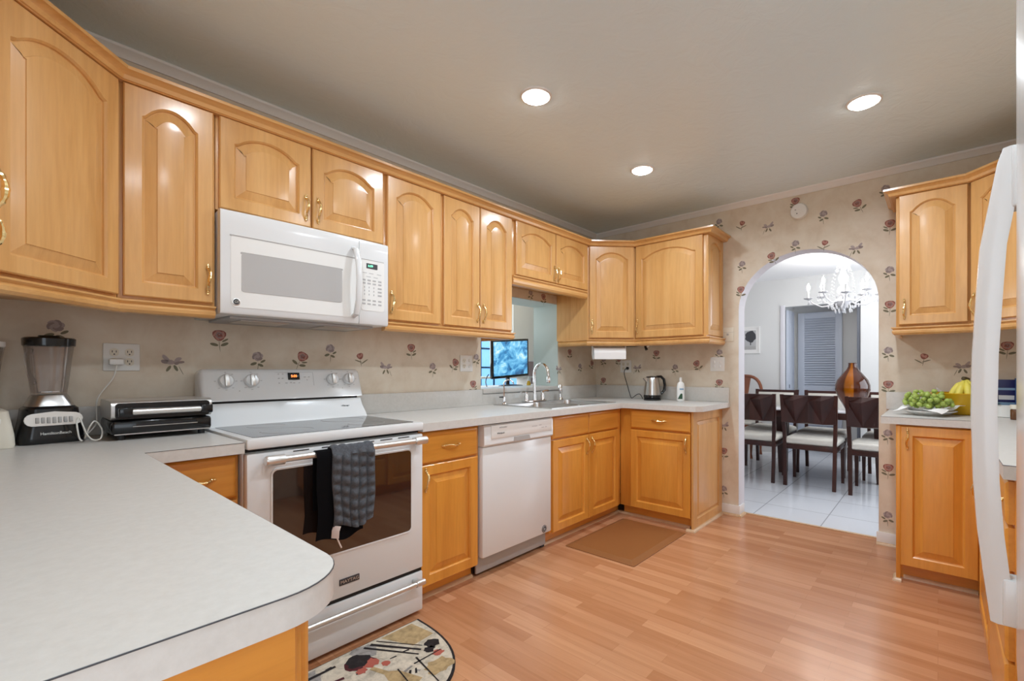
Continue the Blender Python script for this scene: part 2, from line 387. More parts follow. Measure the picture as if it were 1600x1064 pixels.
def slab_mesh(w_, h_, th=0.021):
    mb = MB(); b_ = 0.006
    def rc(d, y): return [(d, y, d), (w_ - d, y, d), (w_ - d, y, h_ - d), (d, y, h_ - d)]
    mb.loops([rc(0, 0), rc(0, -th + 0.008), rc(0.004, -th + 0.003), rc(0.010, -th), rc(0.016, -th)], True, True); return mb
_pulls = {}
def pull(parent, x, z, orient, y=-0.021):
    """ornate brass bow pull"""
    if 'me' not in _pulls:
        mb = MB(); n = 22; ln = 0.094
        pts = []; rad = []
        for i in range(n + 1):
            s = i / n * 2 - 1
            pts.append((0.0035 * math.sin(s * math.pi), -0.006 - 0.020 * (1 - abs(s) ** 2.6), s * ln / 2))
            rad.append(0.0036 + 0.0022 * abs(math.cos(s * math.pi * 3.5)) + (0.0016 if abs(s) < 0.25 else 0))
        mb.tube(pts, rad, 8)
        for s in (-1, 1):
            mb.sphere((0, -0.006, s * ln / 2), 0.0068, (1, 0.9, 1.15), 10, 6)
            mb.sphere((0, -0.004, s * (ln / 2 + 0.010)), 0.0046, (1, 0.8, 1.3), 8, 6)
            mb.lathe([(0.0062, 0), (0.0045, 0.006)], 10, T=Matrix.Translation((0, 0, s * ln / 2)) @ Matrix.Rotation(R(90), 4, 'X'))
        o = mb.build('handle', 'brass', parent); _pulls['me'] = o.data
    else:
        o = bpy.data.objects.new('handle', _pulls['me']); C.objects.link(o); o.parent = parent
    o.location = (x, y, z); o['label'] = 'ornate brass pull'
    if orient == 'h': o.rotation_euler = (0, R(90), 0)
    return o
def cabinet(name, label, cat, loc, rz, W, D, Ht, fronts, group=None, poly=None, toe=0.0, body_z0=0.0, extra=None):
    t = thing(name, label, cat, loc, rz, group)
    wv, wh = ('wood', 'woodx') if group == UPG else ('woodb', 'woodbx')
    mb = MB(); z0 = toe if toe else body_z0
    if poly: mb.prism(poly, z0, Ht, 'z')
    else: mb.box(0, W, 0, D, z0, Ht, 0.0015)
    mb.build('carcass', wv, t)
    if toe:
        k = MB().box(0.0, W, 0.060, 0.075, 0.0, toe).build('toe_kick', wh, t)
    for f in fronts:
        x0, x1, a, b_ = f['x0'], f['x1'], f['z0'], f['z1']
        if f['k'] == 'door':
            o = door_mesh(x1 - x0, b_ - a, f.get('arch', 0), f.get('fr', 0.052), raise_=f.get('raise', 0.034)).build('door', wv, t, smooth=14)
        else:
            o = slab_mesh(x1 - x0, b_ - a).build('drawer' if f['k'] == 'drawer' else 'false_front', wh, t)
        o.location = (x0, 0, a)
        if 'h' in f: pull(o, f['h'][0] - x0, f['h'][1] - a, f['h'][2])
    return t

# ------------------------------------------------------------------ the room shell
T_W = 0.145          # arch wall thickness
T_B = 0.29           # range wall thickness at the pass-through
OX0, OX1, OZ0, OZ1 = 1.766, 2.696, 1.030, 1.765       # pass-through
AY0, AY1, AZS, AZT = -1.376, -2.293, 1.650, 2.066     # arch

struct(MB().box(-5, L + 0.125, -7, 0.0, -0.05, 0.0).build('floor', 'floor', smooth=0))
struct(MB().box(L + 0.125, 8.2, -3.7, 0.3, -0.05, 0.0).build('floor_dining', 'tile', smooth=0))
struct(MB().box(L + 0.110, L + 0.135, AY1, AY0, 0.0, 0.006, 0.002).build('trim_threshold', 'quarter'))
struct(MB().box(-5, L + T_W, -7, T_B, H, H + 0.1).build('ceiling', 'ceil', smooth=0))

def motif(kind, s=1.0, rot=0.0):
    """flat printed flower: list of (polygon, slot, layer); slots: 1 rose 2 light rose 3 leaf 4 lilac 5 dark lilac"""
    out = []; ca, sa = math.cos(rot), math.sin(rot)
    def ell(cx, cy, rx, ry, a, sl, ly, n=14):
        a = R(a); pts = []
        for i in range(n):
            wob = 1 + (0.10 * math.sin(4 * math.pi * i / n * 1.5 + cx * 900) if sl != 3 else 0); u, v = wob * rx * math.cos(2 * math.pi * i / n), wob * ry * math.sin(2 * math.pi * i / n)
            x, y = cx + u * math.cos(a) - v * math.sin(a), cy + u * math.sin(a) + v * math.cos(a)
            pts.append(((x * ca - y * sa) * s, (x * sa + y * ca) * s))
        out.append((pts, sl, ly))
    if kind in 'RT':
        ell(0, 0.018, 0.026, 0.024, 0, 1, 0)
        for a, rr in ((20, .016), (95, .014), (165, .017), (235, .016), (310, .015)):
            ell(rr * math.cos(R(a)), 0.018 + rr * math.sin(R(a)), 0.0125, 0.0045, a + 75, 2, 1)
        for a in (50, 130, 200, 275): ell(0.010 * math.cos(R(a)), 0.018 + 0.010 * math.sin(R(a)), 0.0075, 0.0026, a + 95, 5, 2)
        ell(0.002, 0.020, 0.008, 0.006, 30, 1, 2); ell(0.0, 0.021, 0.004, 0.003, 30, 5, 3)
        ell(-0.019, -0.024, 0.016, 0.0065, -14, 3, 1); ell(0.020, -0.022, 0.016, 0.0065, 24, 3, 1); ell(0.022, -0.004, 0.014, 0.004, 32, 3, 0)
        ell(0.001, -0.030, 0.0012, 0.026, 6, 3, 0)
    if kind == 'B':
        ell(0, 0.016, 0.019, 0.017, 20, 1, 0); ell(0.006, 0.020, 0.012, 0.006, 60, 2, 1); ell(-0.008, 0.016, 0.010, 0.006, 110, 2, 1)
        ell(0.004, -0.020, 0.0014, 0.022, 10, 3, 0); ell(0.026, -0.014, 0.024, 0.0032, 34, 3, 1); ell(-0.010, -0.012, 0.022, 0.003, -18, 3, 1)
    if kind == 'P':
        for a, rr, sl in ((0, .013, 4), (60, .013, 5), (120, .014, 4), (180, .014, 5), (240, .012, 4), (300, .013, 5)):
            ell(rr * math.cos(R(a)), 0.018 + rr * math.sin(R(a)) * 0.9, 0.014, 0.008, a + 60, sl, a / 60 * 0.3)
        ell(0, 0.018, 0.010, 0.008, 0, 4, 3)
        ell(-0.017, -0.016, 0.014, 0.0065, 20, 3, 1); ell(0.012, -0.022, 0.013, 0.006, -24, 3, 1); ell(0.022, -0.004, 0.012, 0.005, 30, 3, 1); ell(0.001, -0.034, 0.0012, 0.020, -5, 3, 0)
    if kind == 'I':
        for cx, cy, rx, ry, a, sl in ((-.020, .016, .019, .007, -48, 4), (-.020, .002, .018, .008, -8, 5), (.018, .010, .016, .008, 42, 4), (.026, .000, .017, .005, 8, 5), (-.004, .000, .012, .010, 0, 4), (.014, -.002, .010, .008, -20, 5)):
            ell(cx, cy, rx, ry, a, sl, 0.3 + cx * 8 + 0.3)
        ell(-.012, -.026, .014, .0055, 60, 3, 1); ell(.012, -.024, .014, .0055, -64, 3, 1); ell(.030, -.034, .020, .0012, -66, 3, 0)
    return out
PAPER = ['paper', 'rose', 'rosel', 'leaf', 'lilac', 'lilacd']

# range wall with the pass-through (front face at y = 0)
mb = MB()
mb.box(XL - 0.1, OX0, 0, T_B, 0, H); mb.box(OX1, L + T_W, 0, T_B, 0, H)
mb.box(OX0, OX1, 0, T_B, 0, OZ0 - 0.02); mb.box(OX0, OX1, 0, T_B, OZ1, H)
# painted lining of the pass-through
mb.box(OX0 - 0.001, OX0 + 0.004, 0.002, T_B, OZ0 - 0.02, OZ1, mi=6); mb.box(OX1 - 0.004, OX1 + 0.001, 0.002, T_B, OZ0 - 0.02, OZ1, mi=6)
mb.box(OX0, OX1, 0.002, T_B, OZ1 - 0.004, OZ1 + 0.001, mi=6)
def put(mb, lst, place):
    for (u, v, kd) in lst:
        rot = R(-28) if kd == 'T' else 0
        for pts, sl, ly in motif(kd, 1.08, rot):
            vs = [place(u + a, v + b_, 0.0008 + 0.00022 * ly) for a, b_ in pts]
            mb.add(vs, [tuple(range(len(vs)))], sl)
back_motifs = [(-0.434, 1.327, 'P'), (-0.074, 1.21, 'I'), (0.105, 1.322, 'R'), (0.269, 1.224, 'P'), (0.477, 1.231, 'T'), (0.636, 1.277, 'P'), (0.813, 1.241, 'B'), (0.981, 1.192, 'I'), (1.164, 1.301, 'R'), (1.332, 1.181, 'P'), (1.518, 1.213, 'T'), (1.722, 1.252, 'P'), (1.691, 1.055, 'R'), (2.325, 1.804, 'P'), (2.491, 1.791, 'R'), (2.868, 1.325, 'R'), (3.03, 1.195, 'P'), (3.223, 1.228, 'T'), (2.705, 1.183, 'I')]
put(mb, back_motifs, lambda u, v, e: (u, -e, v))
struct(mb.build('wall_back', PAPER + ['pale_green'], smooth=0, fix=False))

# arch wall (face at x = L), viewed from the kitchen right is -y
mb = MB(); n = 28
mb.box(L, L + T_W, AY0, 0.0, 0, H); mb.box(L, L + T_W, YF - 0.1, AY1, 0, H)
ac, ah = (AY0 + AY1) / 2, (AY0 - AY1) / 2
prev = None
for i in range(n + 1):
    a = math.pi * i / n; y = ac + ah * math.cos(a); z = AZS + (AZT - AZS) * math.sin(a)
    if prev:
        y0, z0 = prev
        vs = [(x, yy, zz) for x in (L, L + T_W) for yy, zz in ((y0, z0), (y, z), (y, H), (y0, H))]
        mb.add(vs, [(0, 1, 2, 3), (7, 6, 5, 4)]); mb.add(vs, [(0, 4, 5, 1)], 6)
    prev = (y, z)
for yy in (AY0, AY1):
    mb.add([(L, yy, 0), (L + T_W, yy, 0), (L + T_W, yy, AZS), (L, yy, AZS)], [(0, 1, 2, 3)], 6)
e = 0.0006
mb.add([(L, AY0 - e, 0), (L + T_W, AY0 - e, 0), (L + T_W, AY0 - e, AZS), (L, AY0 - e, AZS)], [(0, 1, 2, 3)], 6)
mb.add([(L, AY1 + e, 0), (L + T_W, AY1 + e, 0), (L + T_W, AY1 + e, AZS), (L, AY1 + e, AZS)], [(0, 1, 2, 3)], 6)
# dining side paint
for y0, y1 in ((AY0, 0.0), (YF - 0.1, AY1)):
    mb.add([(L + T_W + e, y0, 0), (L + T_W + e, y1, 0), (L + T_W + e, y1, H), (L + T_W + e, y0, H)], [(0, 1, 2, 3)], 6)
end_motifs = [(-1.599, 2.286, 'I'), (-1.787, 2.421, 'R'), (-1.968, 2.286, 'P'), (-2.181, 2.316, 'T'), (-2.33, 2.377, 'P'), (-2.354, 2.138, 'R'), (-1.787, 2.103, 'P'), (-1.977, 2.077, 'B'), (-2.166, 2.022, 'I'), (-1.63, 2.039, 'T'), (-1.403, 2.007, 'P'), (-1.394, 1.803, 'R'), (-2.352, 1.827, 'P'), (-2.354, 1.596, 'R'), (-2.345, 1.288, 'P'), (-2.345, 1.061, 'R'), (-2.342, 0.734, 'P'), (-2.345, 0.503, 'R'), (-2.342, 0.185, 'P'), (-1.22, 2.383, 'P'), (-1.404, 2.335, 'B'), (-0.658, 1.31, 'R'), (-0.837, 1.183, 'P'), (-1.039, 1.215, 'T'), (-1.223, 1.304, 'P'), (-1.223, 1.055, 'R'), (-0.466, 1.195, 'I'), (-0.267, 1.263, 'R'), (-0.093, 1.259, 'P'), (-0.093, 1.058, 'R'), (-2.531, 1.247, 'B'), (-2.715, 1.196, 'I'), (-2.911, 1.301, 'R'), (-2.911, 2.444, 'R'), (-1.259, 0.72, 'I'), (-1.259, 0.494, 'R'), (-1.259, 0.184, 'P'), (-0.654, 2.266, 'R')]
put(mb, end_motifs, lambda u, v, e_: (L - e_, u, v))
struct(mb.build('wall_right', PAPER + ['archp'], smooth=0, fix=False))
struct(MB().box(-0.45, L + T_W, YF - 0.1, YF, 0, H).build('wall_front', 'paper', smooth=0))
struct(MB().box(XL - 0.1, XL, -2.06, T_B, 0, H).build('wall_left', 'paper', smooth=0))

# cove at the ceiling
cv = [(0.0, H), (0.0, H - 0.042), (0.008, H - 0.042), (0.012, H - 0.034), (0.024, H - 0.018), (0.034, H - 0.010), (0.036, H)]
loops = sweep([(XL, -2.0), (XL, 0.0), (L, 0.0), (L, YF), (0.3, YF)], cv)
struct(MB().loops(loops, True, True).build('trim_cove', 'whitem'))
# baseboards with shoe moulding beside the arch
mb = MB(); mb.box(L - 0.012, L, AY0 - 0.002, -1.245, 0, 0.085, 0.003); mb.box(L - 0.012, L + T_W - 0.03, AY0 - 0.012, AY0 - 0.001, 0, 0.085, 0.003)
struct(mb.build('baseboard_right', 'whitem'))
struct(MB().box(L - 0.012, L, -2.412, AY1 + 0.012, 0, 0.085, 0.003).build('baseboard_right.001', 'whitem'))
qp = [(0, 0), (0.018, 0), (0.017, 0.007), (0.013, 0.013), (0.007, 0.017), (0, 0.018)]
loops = sweep([(L + 0.10, AY0 - 0.013), (L - 0.013, AY0 - 0.013), (L - 0.013, -1.245)][::-1], qp)
struct(MB().loops(loops).build('trim_shoe', 'quarter'))
struct(MB().loops(sweep([(L - 0.013, AY1 + 0.012), (L - 0.013, -2.412)], qp)).build('trim_shoe.001', 'quarter'))

# dining room shell
struct(MB().box(L + T_W, 8.2, -3.6, 0.2, 2.455, 2.5).build('ceiling_dining', 'dceil', smooth=0))
struct(MB().box(L + T_W, 8.2, 0.10, 0.2, 0, 2.5).build('wall_dining_left', 'dwall', smooth=0))
struct(MB().box(L + T_W, 8.2, -3.7, -3.6, 0, 2.5).build('wall_dining_right', 'dwall', smooth=0))
XB = 6.6
mb = MB(); mb.box(XB, XB + 0.12, -0.925, 0.1, 0, 2.46); mb.box(XB, XB + 0.12, -3.6, -1.84, 0, 2.46); mb.box(XB, XB + 0.12, -1.84, -0.925, 2.06, 2.46)
struct(mb.build('wall_dining_back', 'dwall', smooth=0))
# recess behind the doorway
mb = MB(); mb.box(XB + 0.12, 7.30, -0.935, -0.90, 0, 2.3); mb.box(XB + 0.12, 7.30, -1.95, -1.90, 0, 2.3); mb.box(XB + 0.12, 7.30, -1.95, -0.90, 2.12, 2.2); mb.box(7.26, 7.34, -1.95, -0.90, 0, 2.2)
struct(mb.build('wall_recess', 'dwall', smooth=0))
mb = MB(); mb.box(XB - 0.016, XB, -0.965, -0.905, 0, 2.08, 0.003)
struct(mb.build('trim_doorway', 'archp'))

# louvered closet door in the recess
t = thing('louvered_door', 'pale blue louvered door with round knob in the recess behind the dining table', 'door', (7.20, -1.0, 0.0), R(-90))
def louver():
    W_, H_ = 0.56, 2.02
    mb = MB()
    mb.box(0, 0.085, 0, 0.035, 0.01, H_, 0.003); mb.box(W_ - 0.085, W_, 0, 0.035, 0.01, H_, 0.003)
    for z0, z1 in ((0.01, 0.16), (0.82, 0.93), (H_ - 0.09, H_)): mb.box(0.085, W_ - 0.085, 0, 0.035, z0, z1, 0.003)
    mb.build('door_frame', 'bluedoor', t)
    mb = MB()
    for za, zb in ((0.16, 0.82), (0.93, H_ - 0.09)):
        k = int((zb - za) / 0.034)
        for i in range(k):
            z = za + (i + 0.5) * (zb - za) / k
            mb.box(0.08, W_ - 0.08, -0.004, 0.004, -0.022, 0.022, 0, T=Matrix.Translation((0, 0.018, z)) @ Matrix.Rotation(R(-38), 4, 'X'))
    mb.build('slats', 'bluedoor', t)
    MB().lathe([(0.012, 0), (0.012, 0.02), (0.028, 0.03), (0.034, 0.045), (0.028, 0.06), (0.0, 0.066)], 16, T=Matrix.Translation((W_ - 0.05, 0, 0.94)) @ Matrix.Rotation(R(90), 4, 'X')).build('knob', 'satin', t)
louver()
t = thing('door_slab', 'narrow dark grey door edge standing ajar at the right of the dining doorway', 'door', (XB + 0.02, -1.835, 0))
MB().box(0, 0.10, 0, 0.035, 0.005, 2.05, 0.002).build('slab', 'dgrey', t); MB().box(-0.004, 0.0, -0.02, 0.0, 0.9, 1.0).build('latch_plate', 'satin', t)
t = thing('folded_door', 'open pale blue door slab along the left side of the dining doorway', 'door', (XB + 0.13, -0.975, 0))
MB().box(0, 0.36, 0, 0.033, 0.01, 2.03, 0.003).build('slab', 'bluedoor', t); MB().box(0.04, 0.075, -0.004, 0, 0.92, 0.97).build('pull_plate', 'dgrey', t)

# room behind the pass-through
struct(MB().box(0.6, 6.2, 2.0, 2.1, 0, 2.6).build('wall_sunroom_back', 'pink', smooth=0))
struct(MB().box(0.6, 6.2, T_B, 2.0, -0.05, 0).build('floor_sunroom', 'whitem', smooth=0))
struct(MB().box(0.6, 6.2, T_B, 2.0, 2.5, 2.6).build('ceiling_sunroom', 'whitem', smooth=0))
struct(MB().box(6.1, 6.2, T_B, 2.0, 0, 2.5).build('wall_sunroom_right', 'pale_green', smooth=0))
struct(MB().box(0.6, 0.7, T_B, 2.0, 0, 2.5).build('wall_sunroom_left', 'pale_green', smooth=0))
wn = thing('window_1', 'blue daylit window with dark muntins in the room behind the pass-through', 'window', (3.30, 1.985, 0.85)); struct(wn)
MB().box(0, 0.98, -0.004, 0.004, 0.0, 1.20).build('glazing', 'daypane', wn, smooth=0)
mb = MB()
for x in (0.0, 0.24, 0.48, 0.72, 0.96): mb.box(x, x + 0.022, -0.018, 0.0, 0, 1.20)
for z in (0.0, 0.10, 0.35, 0.60, 0.85, 1.18): mb.box(0, 0.98, -0.018, 0.0, z, z + 0.022)
mb.build('muntins', 'muntin', wn, smooth=0)
t = thing('hanging_cupboard', 'white hanging cupboard seen through the pass-through above the monitor', 'cupboard', (3.03, 0.90, 1.28))
MB().box(0, 1.10, 0, 0.32, 0, 1.2195, 0.004).build('carcass', 'whitem', t)
MB().box(0.005, 0.545, -0.018, 0, 0.005, 1.09, 0.003).build('door', 'whitem', t); MB().box(0.555, 1.095, -0.018, 0, 0.005, 1.09, 0.003).build('door', 'whitem', t)
t = thing('desk', 'white desk top carrying the monitor behind the pass-through', 'desk', (2.0, 0.32, 0))
MB().box(0, 1.5, 0, 0.62, 0.985, 1.018, 0.004).build('top', 'whitem', t)
for x in (0.02, 1.43): MB().box(x, x + 0.05, 0.02, 0.60, 0, 0.985, 0.004).build('side_panel', 'whitem', t)
t = thing('ledge', 'white ledge below the hanging cupboard beyond the pass-through', 'shelf', (2.55, 1.0, 1.085))
MB().box(0, 0.95, 0, 0.22, 0, 0.02, 0.003).build('board', 'whitem', t); MB().box(0.05, 0.08, 0.0, 0.2, -1.085, 0.0).build('leg', 'whitem', t); MB().box(0.87, 0.90, 0.0, 0.2, -1.085, 0.0).build('leg', 'whitem', t)
# monitor on the desk
t = thing('monitor', 'black framed flat monitor showing a blue picture, on the desk behind the pass-through', 'monitor', (2.655, 0.55, 1.0184), R(-8))
TT = Matrix.Translation((0, 0, 0.27)) @ Matrix.Rotation(R(-4), 4, 'Y') @ Matrix.Rotation(R(4), 4, 'X')
MB().box(-0.225, 0.225, 0, 0.035, -0.185, 0.185, 0.006, T=TT).build('bezel', 'black', t)
MB().box(-0.205, 0.205, -0.0025, 0.004, -0.160, 0.165, T=TT).build('screen', 'screen', t, smooth=0)
MB().tube([(0, 0.05, 0.0), (0, 0.045, 0.12), (0, 0.035, 0.22)], 0.018, 10).build('neck', 'blackm', t)
MB().lathe([(0.12, 0), (0.115, 0.012), (0.03, 0.02)], 24).build('base', 'blackm', t)
t = thing('squeeze_bottle', 'small amber bottle with pointed cap on the desk behind the faucet', 'bottle', (2.745, 0.40, 1.0184))
MB().lathe([(0.020, 0), (0.020, 0.03), (0.012, 0.055)], 14).build('body', 'bowl', t); MB().lathe([(0.011, 0.055), (0.004, 0.10)], 12).build('cap', 'whitep', t)
tag(MB().tube(spline([(2.22, 0.42, 1.024), (2.26, 0.48, 1.07), (2.32, 0.53, 1.11), (2.41, 0.60, 1.135)]), 0.005, 6).build('monitor_cable', 'blackm'), 'thin black cable curving down beside the monitor onto the desk', 'cable')
tag(MB().box(2.40, 2.60, 0.36, 0.43, 1.0184, 1.032, 0.004).build('keyboard', 'blackm'), 'low black keyboard lying on the desk below the monitor', 'keyboard')

# ------------------------------------------------------------------ worktops
ZT, ZC = 0.914, 0.874
def seam(mb, path, r_=0.0009, z=ZT - 0.0012, off=0.0006):
    for l in (path,): mb.tube([(x, y, z) for x, y in l], r_, 5)
t = thing('worktop', 'pale grey laminate worktop with rounded end wrapping the left corner under the blender', 'worktop', (0, 0, 0))
pl = [(XL + 0.002, -2.03), (-0.372, -2.03)] + arc(-0.372, -1.94, 0.09, -90, 0, 10) + [(-0.282, -0.695), (-0.002, -0.695), (-0.002, -0.002), (XL + 0.002, -0.002)]
MB().prism(pl, ZC, ZT).build('slab', 'lam', t, smooth=20)
mb = MB(); mb.box(XL + 0.002, -0.002, -0.022, -0.002, ZT, 1.030, 0.003); mb.box(XL + 0.002, XL + 0.022, -2.0, -0.022, ZT, 1.030, 0.003); mb.build('splashback', 'lam', t)
mb = MB(); edge = [(XL + 0.01, -2.0305)] + [(x, y) for x, y in [(-0.372, -2.0305)] + arc(-0.372, -1.94, 0.0905, -80, -10, 8)] + [(-0.2815, -1.94), (-0.2815, -0.6955), (-0.003, -0.6955)]
seam(mb, edge); mb.build('edge_seam', 'label', t)['label'] = 'thin dark seam along the front edge'
SX0, SX1, SY0, SY1 = 1.860, 2.626, -0.606, -0.10
t = thing('worktop', 'pale grey laminate worktop holding the sink and the kettle in the far corner', 'worktop', (0, 0, 0))
mb = MB(); mb.box(0.764, SX0, -0.692, -0.002, ZC, ZT); mb.box(SX0, SX1, -0.692, SY0, ZC, ZT); mb.box(SX0, SX1, SY1, -0.002, ZC, ZT)
mb.prism([(SX1, -0.692), (2.657, -0.692), (2.657, -1.235), (2.672, -1.275), (2.725, -1.310), (L - 0.002, -1.310), (L - 0.002, -0.002), (SX1, -0.002)], ZC, ZT)
mb.build('slab', 'lam', t, smooth=0)
mb = MB(); mb.box(0.764, OX0, -0.022, -0.002, ZT, 1.032, 0.003); mb.box(OX1, L - 0.002, -0.022, -0.002, ZT, 1.032, 0.003); mb.box(OX0, OX1, -0.022, -0.002, ZT, 0.996, 0.002)
mb.box(L - 0.022, L - 0.002, -1.306, -0.022, ZT, 1.032, 0.003); mb.build('splashback', 'lam', t)
MB().box(OX0 - 0.0, OX1 - 0.005, -0.030, T_B + 0.02, OZ0 - 0.03, OZ0 + 0.004, 0.002).build('window_ledge', 'lam', t)
mb = MB(); seam(mb, [(OX0, -0.0235), (OX1, -0.0235)], 0.0016, 0.9985); mb.build('edge_seam', 'dgrey', t)
t = thing('worktop', 'pale grey laminate corner worktop under the fruit at the right', 'worktop', (0, 0, 0))
MB().prism([(1.215, YF + 0.002), (L - 0.002, YF + 0.002), (L - 0.002, -2.352), (2.672, -2.352), (2.672, -2.738), (1.215, -2.738)], ZC, ZT).build('slab', 'lam', t, smooth=20)
mb = MB(); mb.box(L - 0.022, L - 0.002, YF + 0.022, -2.335, ZT, 1.030, 0.003); mb.box(1.215, L - 0.002, YF + 0.002, YF + 0.022, ZT, 1.030, 0.003); mb.build('splashback', 'lam', t)
mb = MB(); seam(mb, [(1.214, -3.3), (1.214, -2.7375), (2.6715, -2.7375), (2.6715, -2.351), (3.2, -2.351)]); mb.build('edge_seam', 'dgrey', t)

# ------------------------------------------------------------------ cabinets
def attach(o, parent, wloc, wrz):
    o.parent = parent; rz = parent.rotation_euler.z
    d = Vector(wloc) - parent.location; o.location = Matrix.Rotation(-rz, 3, 'Z') @ d; o.rotation_euler = (0, 0, wrz - rz); return o
UZ, UH = 1.435, 0.805
UPG, BSG = 'maple wall cabinets', 'maple base cabinets'
def up_door(x0, x1, hx=None, hz=0.105, z0=0.012, z1=0.786, arch=0.055, **k):
    d = dict(k='door', x0=x0, x1=x1, z0=z0, z1=z1, arch=arch, **k)
    if hx is not None: d['h'] = (hx, hz, 'v')
    return d
def diag_poly(W, side, depth): return None
# left wall pair, then the diagonal corner
cabinet('upper_cabinet', 'maple wall cabinet at the left photo edge showing only two brass pulls', 'cabinet', (-0.621, -1.575, UZ), R(90), 0.915, 0.320, UH,
        [up_door(0.01, 0.455, 0.41), up_door(0.465, 0.91, 0.86)], UPG)
dl = math.hypot(0.316, 0.316)
def world_poly(pts, org, rz): return [tuple((Matrix.Rotation(-rz, 2) @ (Vector(q) - Vector(org)))) for q in pts]
cabinet('upper_cabinet', 'large maple diagonal corner wall cabinet with arched panel above the blender', 'cabinet', (-0.618, -0.653, UZ), R(45), dl, 0.3, UH,
        [up_door(0.012, dl - 0.014, arch=0.062, fr=0.050)], UPG, poly=world_poly([(-0.618, -0.653), (-0.302, -0.337), (-0.302, -0.004), (XL + 0.004, -0.004), (XL + 0.004, -0.653)], (-0.618, -0.653), R(45)))
cabinet('upper_cabinet', 'narrow single door maple wall cabinet just left of the microwave', 'cabinet', (-0.300, -0.337, UZ), 0, 0.299, 0.333, UH, [up_door(0.014, 0.290, 0.270)], UPG)
cabinet('upper_cabinet', 'short two door maple wall cabinet directly above the microwave', 'cabinet', (0.001, -0.337, 1.838), 0, 0.760, 0.333, UH - 0.403,
        [up_door(0.010, 0.376, 0.352, 0.092, 0.006, 0.384, 0.05), up_door(0.384, 0.751, 0.408, 0.092, 0.006, 0.384, 0.05)], UPG)
cabinet('upper_cabinet', 'tall single door maple wall cabinet just right of the microwave', 'cabinet', (0.763, -0.337, UZ), 0, 0.375, 0.333, UH, [up_door(0.014, 0.366, 0.036)], UPG)
cabinet('upper_cabinet', 'tall two door maple wall cabinet left of the pass-through', 'cabinet', (1.140, -0.337, UZ), 0, 0.606, 0.333, UH, [up_door(0.012, 0.296, 0.274), up_door(0.303, 0.594, 0.326)], UPG)
cabinet('upper_cabinet', 'short two door maple wall cabinet above the sink pass-through', 'cabinet', (1.748, -0.337, 1.838), 0, 0.922, 0.333, UH - 0.403,
        [up_door(0.030, 0.468, 0.448, 0.075, 0.006, 0.384, 0.05), up_door(0.476, 0.900, 0.498, 0.075, 0.006, 0.384, 0.05)], UPG)
wc = cabinet('upper_cabinet', 'maple diagonal corner wall cabinet above the paper towel roll', 'cabinet', (2.672, -0.337, UZ), R(-45), 0.410, 0.3, UH, [up_door(0.014, 0.396, 0.036)], UPG,
        poly=world_poly([(2.672, -0.337), (2.962, -0.627), (L - 0.004, -0.627), (L - 0.004, -0.004), (2.672, -0.004)], (2.672, -0.337), R(-45)))
wc = cabinet('upper_cabinet', 'wide maple wall cabinet with one arched door above the kettle', 'cabinet', (2.962, -0.630, UZ), R(-90), 0.613, 0.331, UH, [up_door(0.014, 0.590, 0.036, arch=0.06, fr=0.055)], UPG)
attach(door_mesh(0.325, 0.785, 0.045, 0.045, 0.014).build('end_panel', 'wood', None, smooth=14), wc, (2.964, -1.243, UZ + 0.01), 0)
cabinet('upper_cabinet', 'single door maple wall cabinet right of the arch above the green grapes', 'cabinet', (2.962, -2.405, UZ), R(-90), 0.334, 0.331, UH, [up_door(0.014, 0.322, 0.040)], UPG)
cabinet('upper_cabinet', 'maple diagonal corner wall cabinet partly hidden behind the fridge handle', 'cabinet', (2.962, -2.741, UZ), R(-135), 0.389, 0.3, UH, [up_door(0.014, 0.375, 0.036)], UPG,
        poly=world_poly([(2.962, -2.741), (2.687, -3.016), (2.687, YF + 0.004), (L - 0.004, YF + 0.004), (L - 0.004, -2.741)][::-1], (2.962, -2.741), R(-135)))

CR = [(0.0, 2.2225), (0.0245, 2.2225), (0.027, 2.225), (0.032, 2.226), (0.037, 2.240), (0.048, 2.250), (0.058, 2.254), (0.058, 2.266), (0.0, 2.268)]
CR = [(u + 0.0005, z) for u, z in CR]
def mould(name, label, path, prof, mname='woodx'):
    o = MB().loops(sweep(path, prof)).build(name, mname, None, smooth=25); return tag(o, label, 'moulding')
mould('crown_molding', 'long maple crown moulding along the tops of the range wall cabinets', [(-0.618, -1.56), (-0.618, -0.653), (-0.302, -0.337), (2.672, -0.337), (2.962, -0.627), (2.962, -1.2575), (L - 0.003, -1.2575)], CR)
mould('crown_molding', 'short maple crown moulding on the cabinets right of the arch', [(L - 0.003, -2.404), (2.962, -2.404), (2.962, -2.741), (2.687, -3.016), (2.0, -3.016)], CR)
def rail(z0, z1):
    h = z1 - z0
    return [(-0.018, z1), (0.0225, z1), (0.0225, z1 - 0.12 * h), (0.012, z1 - 0.28 * h), (0.019, z0 + 0.5 * h), (0.017, z0 + 0.25 * h), (0.008, z0 + 0.05 * h), (-0.002, z0), (-0.018, z0)]
RZ = UZ - 0.001
mould('light_rail', 'fluted maple rail under the cabinets left of the microwave', [(-0.618, -1.52), (-0.618, -0.653), (-0.302, -0.337), (-0.002, -0.337)], rail(1.386, RZ))
mould('light_rail', 'fluted maple rail under the cabinets between the microwave and the pass-through', [(0.764, -0.337), (1.744, -0.337), (1.744, -0.05)], rail(1.386, RZ))
mould('light_rail', 'maple rail under the short cabinets above the sink', [(1.750, -0.337), (2.646, -0.337)], rail(1.772, 1.837))
mould('light_rail', 'maple rail under the corner cabinets above the kettle', [(2.672, -0.03), (2.672, -0.337), (2.962, -0.627), (2.962, -1.256), (L - 0.01, -1.256)], rail(1.380, RZ))
mould('light_rail', 'maple rail under the cabinets right of the arch', [(L - 0.01, -2.404), (2.962, -2.404), (2.962, -2.741), (2.687, -3.016)], rail(1.386, RZ))

